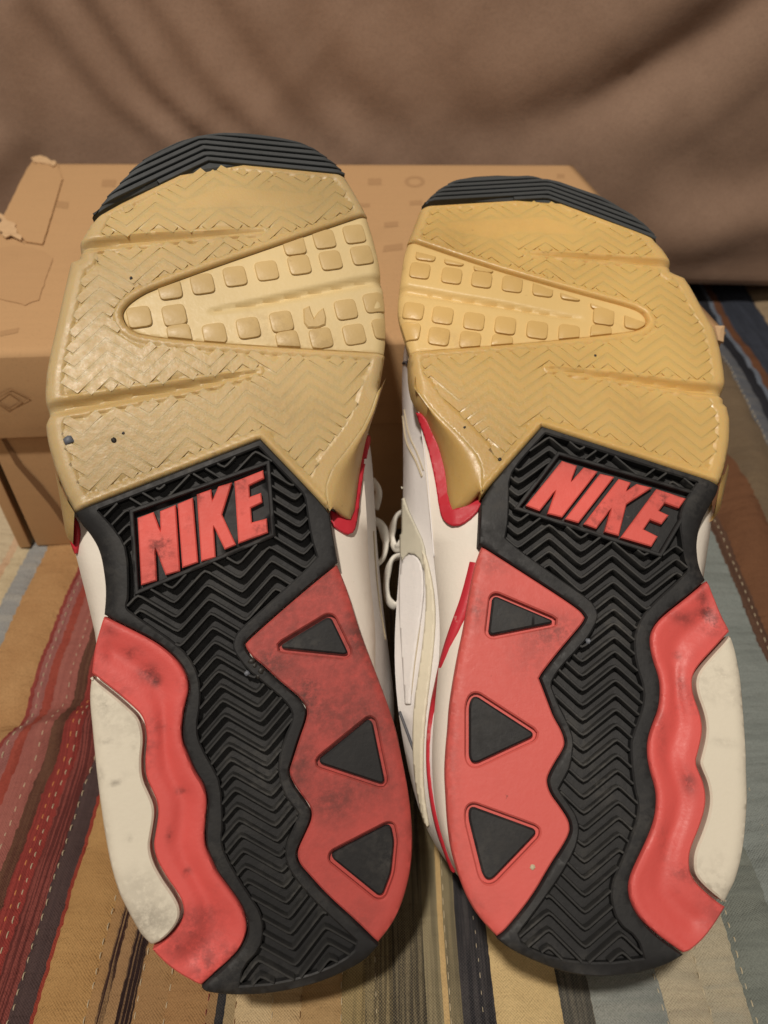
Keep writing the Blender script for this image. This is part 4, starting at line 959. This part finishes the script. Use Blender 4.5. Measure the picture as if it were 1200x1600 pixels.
    rs_ = plate(S, root, 'red_side_panel', RL, -.0004, -.0062, RLAT, .0005, [], redl_h, .0011, 2, .00045, 48, .0012, 40, grime=T['g_lat'])
    co = uv(T['cream_out'])
    ch = plate(S, root, 'cream_heel_pad', uv(cream), .0004, -.0070, M['cream'], .0006, [], lambda u, v: -.0028*np.clip(1-dist(co, u, v, False)/.0045, 0, 1)**2, .0014, 2, .00075, 48, .0012, 42, grime=T['g_cr'])

    # ---------------- trim on the visible side, laid on the body by casting onto it
    VV = [v.co.copy() for v in mid_me.vertices]; FF = [tuple(p.vertices) for p in mid_me.polygons]; k0 = len(VV)
    VV += [v.co.copy() for v in up_me.vertices]; FF += [tuple(i+k0 for i in p.vertices) for p in up_me.polygons]
    bvh = BVHTree.FromPolygons(VV, FF)
    VN = [v.normal.copy() for v in mid_me.vertices]+[v.normal.copy() for v in up_me.vertices]
    co_ = Vector(S.cam)
    def cast(px):
        d = rays([px])[0]@S.R; h = bvh.ray_cast(co_, Vector(d).normalized())
        if h[0] is None: return h
        ws = [(1/((VV[i]-h[0]).length+1e-5), VN[i]) for i in FF[h[2]]]; nn = Vector((0, 0, 0))
        for w, q in ws: nn += q*w
        return (h[0], nn.normalized(), h[2])
    def overlay(name, px, mat, th=.0008, step=2.2):
        P = resample(chaikin(ccw(np.array(px, float)), 1, 60), step); lo, hi = P.min(0), P.max(0)
        gx, gy = np.meshgrid(np.arange(lo[0], hi[0], step*1.3), np.arange(lo[1], hi[1], step*1.3)); gx, gy = gx.ravel(), gy.ravel()
        m = inside(P, gx, gy) & (dist(P, gx, gy) > step*.5)
        pts = list(P)+list(np.column_stack([gx[m], gy[m]]))
        v2, _, fs, *_ = delaunay_2d_cdt([Vector(p) for p in pts], [(i, (i+1) % len(P)) for i in range(len(P))], [], 1, 1e-6)
        V = []; ok = []
        for v in v2:
            h = cast((v.x, v.y)); ok.append(h[0] is not None)
            if h[0] is None: V.append((0, 0, 0)); continue
            nn = h[1] if h[1].dot(co_-h[0]) > 0 else -h[1]
            V.append(tuple(h[0]+nn*th))
        good = []
        for f in fs:
            if not all(ok[i] for i in f): continue
            q = [Vector(V[i]) for i in f]
            if max((q[i]-q[i-1]).length for i in range(len(q))) < .012: good.append(f)
        used = sorted({i for f in good for i in f}); mp = {a: b for b, a in enumerate(used)}
        if not used: return None
        o = link(name, mesh(name, [V[i] for i in used], [tuple(mp[i] for i in f) for f in good]), root, mat, True, None)
        md = o.modifiers.new('thickness', 'SOLIDIFY'); md.thickness = th*1.6; md.offset = 0
        return o
    def ribbon(name, px, w, mat, th=.0006):
        c = spline(np.array(px, float), 8); ww = np.interp(np.linspace(0, 1, len(c)), np.linspace(0, 1, len(w)), w)/1000; P = []; N = []; W = []
        for p, q in zip(c, ww):
            h = cast(tuple(p))
            if h[0] is None: continue
            nn = h[1] if h[1].dot(co_-h[0]) > 0 else -h[1]; P.append(np.array(h[0])); N.append(np.array(nn)); W.append(q)
        P, N, W = np.array(P), np.array(N), np.array(W)
        for _ in range(25):
            P[1:-1] = (P[:-2]+2*P[1:-1]+P[2:])/4; N[1:-1] = (N[:-2]+2*N[1:-1]+N[2:])/4
        N /= np.linalg.norm(N, axis=1)[:, None]; tg = np.gradient(P, axis=0); sd = np.cross(tg, N); sd /= np.linalg.norm(sd, axis=1)[:, None]
        V = np.vstack([P+sd*W[:, None]-N*.0008, P+sd*W[:, None]*.8+N*th, P+N*th*1.4, P-sd*W[:, None]*.8+N*th, P-sd*W[:, None]-N*.0008]); n = len(P)
        return link(name, mesh(name, V, [(k*n+i, k*n+i+1, (k+1)*n+i+1, (k+1)*n+i) for k in range(4) for i in range(n-1)]), root, mat, True, None)
    def seam(name, px, mat, r=.0005, dash=0):
        P = np.array(px, float); P = spline(P, 10); pts = []
        for p in P:
            h = cast(tuple(p))
            if h[0] is None: continue
            nn = h[1] if h[1].dot(co_-h[0]) > 0 else -h[1]; pts.append(np.array(h[0]+nn*r*.7))
        if len(pts) > 3:
            pts = [p for i, p in enumerate(pts) if i == 0 or np.linalg.norm(p-pts[i-1]) > 1e-5]
            return tube(name, pts, r, mat, root, 6)
    overlay('red_trim', T['red_trim'], M['stripe'], .0009)
    overlay('red_trim', T['red_trim2'], M['stripe'], .0008)
    if not left:
        ribbon('red_stripe', [(744,880),(733,925),(720,960),(704,997),(689,1040),(680,1082),(672,1131),(669,1178),(672,1225),(681,1280),(698,1335),(724,1395),(748,1438)], [2.6,2.6,2.4,1.9,1.5,1.2,1.0,.9,1.1,1.6,2.0,2.0,1.2], M['stripe'])
        overlay('side_panel', [(630,880),(638,868),(652,868),(662,885),(664,920),(660,960),(652,1010),(646,1060),(643,1100),(636,1100),(632,1040),(628,980),(626,920)], M['leather'], .0006)
        overlay('cream_rand', [(662,860),(668,870),(678,915),(682,960),(679,1010),(672,1070),(665,1130),(662,1190),(664,1240),(672,1290),(664,1280),(652,1220),(648,1160),(650,1100),(660,1030),(668,960),(668,910)], M['creaml'], .0007)
        overlay('silver_panel', [(630,760),(636,790),(650,820),(664,850),(668,880),(664,890),(655,868),(640,864),(630,876),(627,860),(628,800)], M['gritty'], .0005)
        seam('stitching', [(632,640),(640,680),(652,708),(662,735)], M['thread'], .0003)
        seam('stitching', [(630,650),(636,690),(650,720),(660,745)], M['thread'], .0004)
        seam('stitching', [(634,880),(640,872),(652,874),(659,890),(661,925),(656,980),(648,1040),(642,1095)], M['thread'], .0003)
        seam('side_piping', [(625,575),(634,566),(640,572)], M['greyline'], .0006)
        seam('side_piping', [(626,1112),(632,1128),(640,1150),(648,1172)], M['greyline'], .0006)
        seam('rand_seam', [(655,640),(662,690),(668,740),(674,812),(679,870)], M['leather'], .0003)
    else:
        seam('stitching', [(583,830),(586,880),(592,940),(602,1000)], M['thread'], .0003)
    # lace bows hanging out at the side
    bows = [[(630,800),(618,812),(612,835),(619,856),(630,850)],[(628,868),(612,878),(604,905),(606,935),(618,948),(628,930)]] if not left else [[(578,812),(594,822),(604,846),(600,870),(586,884)],[(582,752),(590,770),(588,792)]]
    for b in bows:
        P2 = [np.append(q, 0) for q in uv(b, -.058)]
        pts = spline([S.P([p[:2]], -.058+.003*math.sin(i*2))[0] for i, p in enumerate(P2)], 8)
        tube('lace_loop', pts, .0021, M['lace'], root, 10, .5)
    # grit caught in the tread
    if left: chips = [((107, 688), .0017, 'stone'), ((178, 688), .0009, 'grit'), ((193, 677), .0005, 'grit'), ((205, 435), .0006, 'grit'), ((408, 1048), .0012, 'grit'), ((398, 1040), .0010, 'grit'), ((386, 1052), .0009, 'stone'), ((404, 1056), .0010, 'grit'), ((393, 1033), .0013, 'grit')]
    else: chips = [((919, 1002), .0010, 'stone'), ((726, 668), .0005, 'grit'), ((781, 718), .0007, 'grit'), ((832, 1355), .0008, 'thread'), ((930, 556), .0005, 'grit')]
    for (p, rr, mm) in chips:
        bm = bmesh.new(); bmesh.ops.create_icosphere(bm, subdivisions=2, radius=rr)
        for v in bm.verts: v.co *= random.uniform(.75, 1.15); v.co.z *= .6
        q = S.P(uv([p]), .0002)[0]
        for v in bm.verts: v.co += Vector(q)
        me = bpy.data.meshes.new('grit_speck'); bm.to_mesh(me); bm.free(); link('grit_speck', me, root, M[mm], True, 50)
    return root, up_me

rl, ul = build_shoe(SL, TL, 'sneaker with greyer gum forefoot, dirt-smudged red heel and pebble stuck in tread', (M['gumL'], M['palL'], M['redL'], M['redLat']), 1.0)
rr_, ur = build_shoe(SR, TR, 'sneaker with honey yellow gum forefoot, cleaner red heel and slanted NIKE letters', (M['gumR'], M['palR'], M['redR'], M['redLat']), 0.93)
if __name__ == '__main__':
    for S, me in ((SL, ul), (SR, ur)):
        P = np.array([v.co for v in me.vertices])@S.R.T+S.base
        i = P[:, 2].argmin(); print('LOWEST', P[i].round(4), 'QUILT', float(quilt_z(P[i:i+1, 0], P[i:i+1, 1])[0]))
        dl = (P[:, 1]-(.301+.064*P[:, 0])); inb = (dl > 0) & (P[:, 2] < BTOP); print('in box', inb.sum(), np.minimum(dl, BTOP-P[:, 2])[inb].max() if inb.any() else 0)
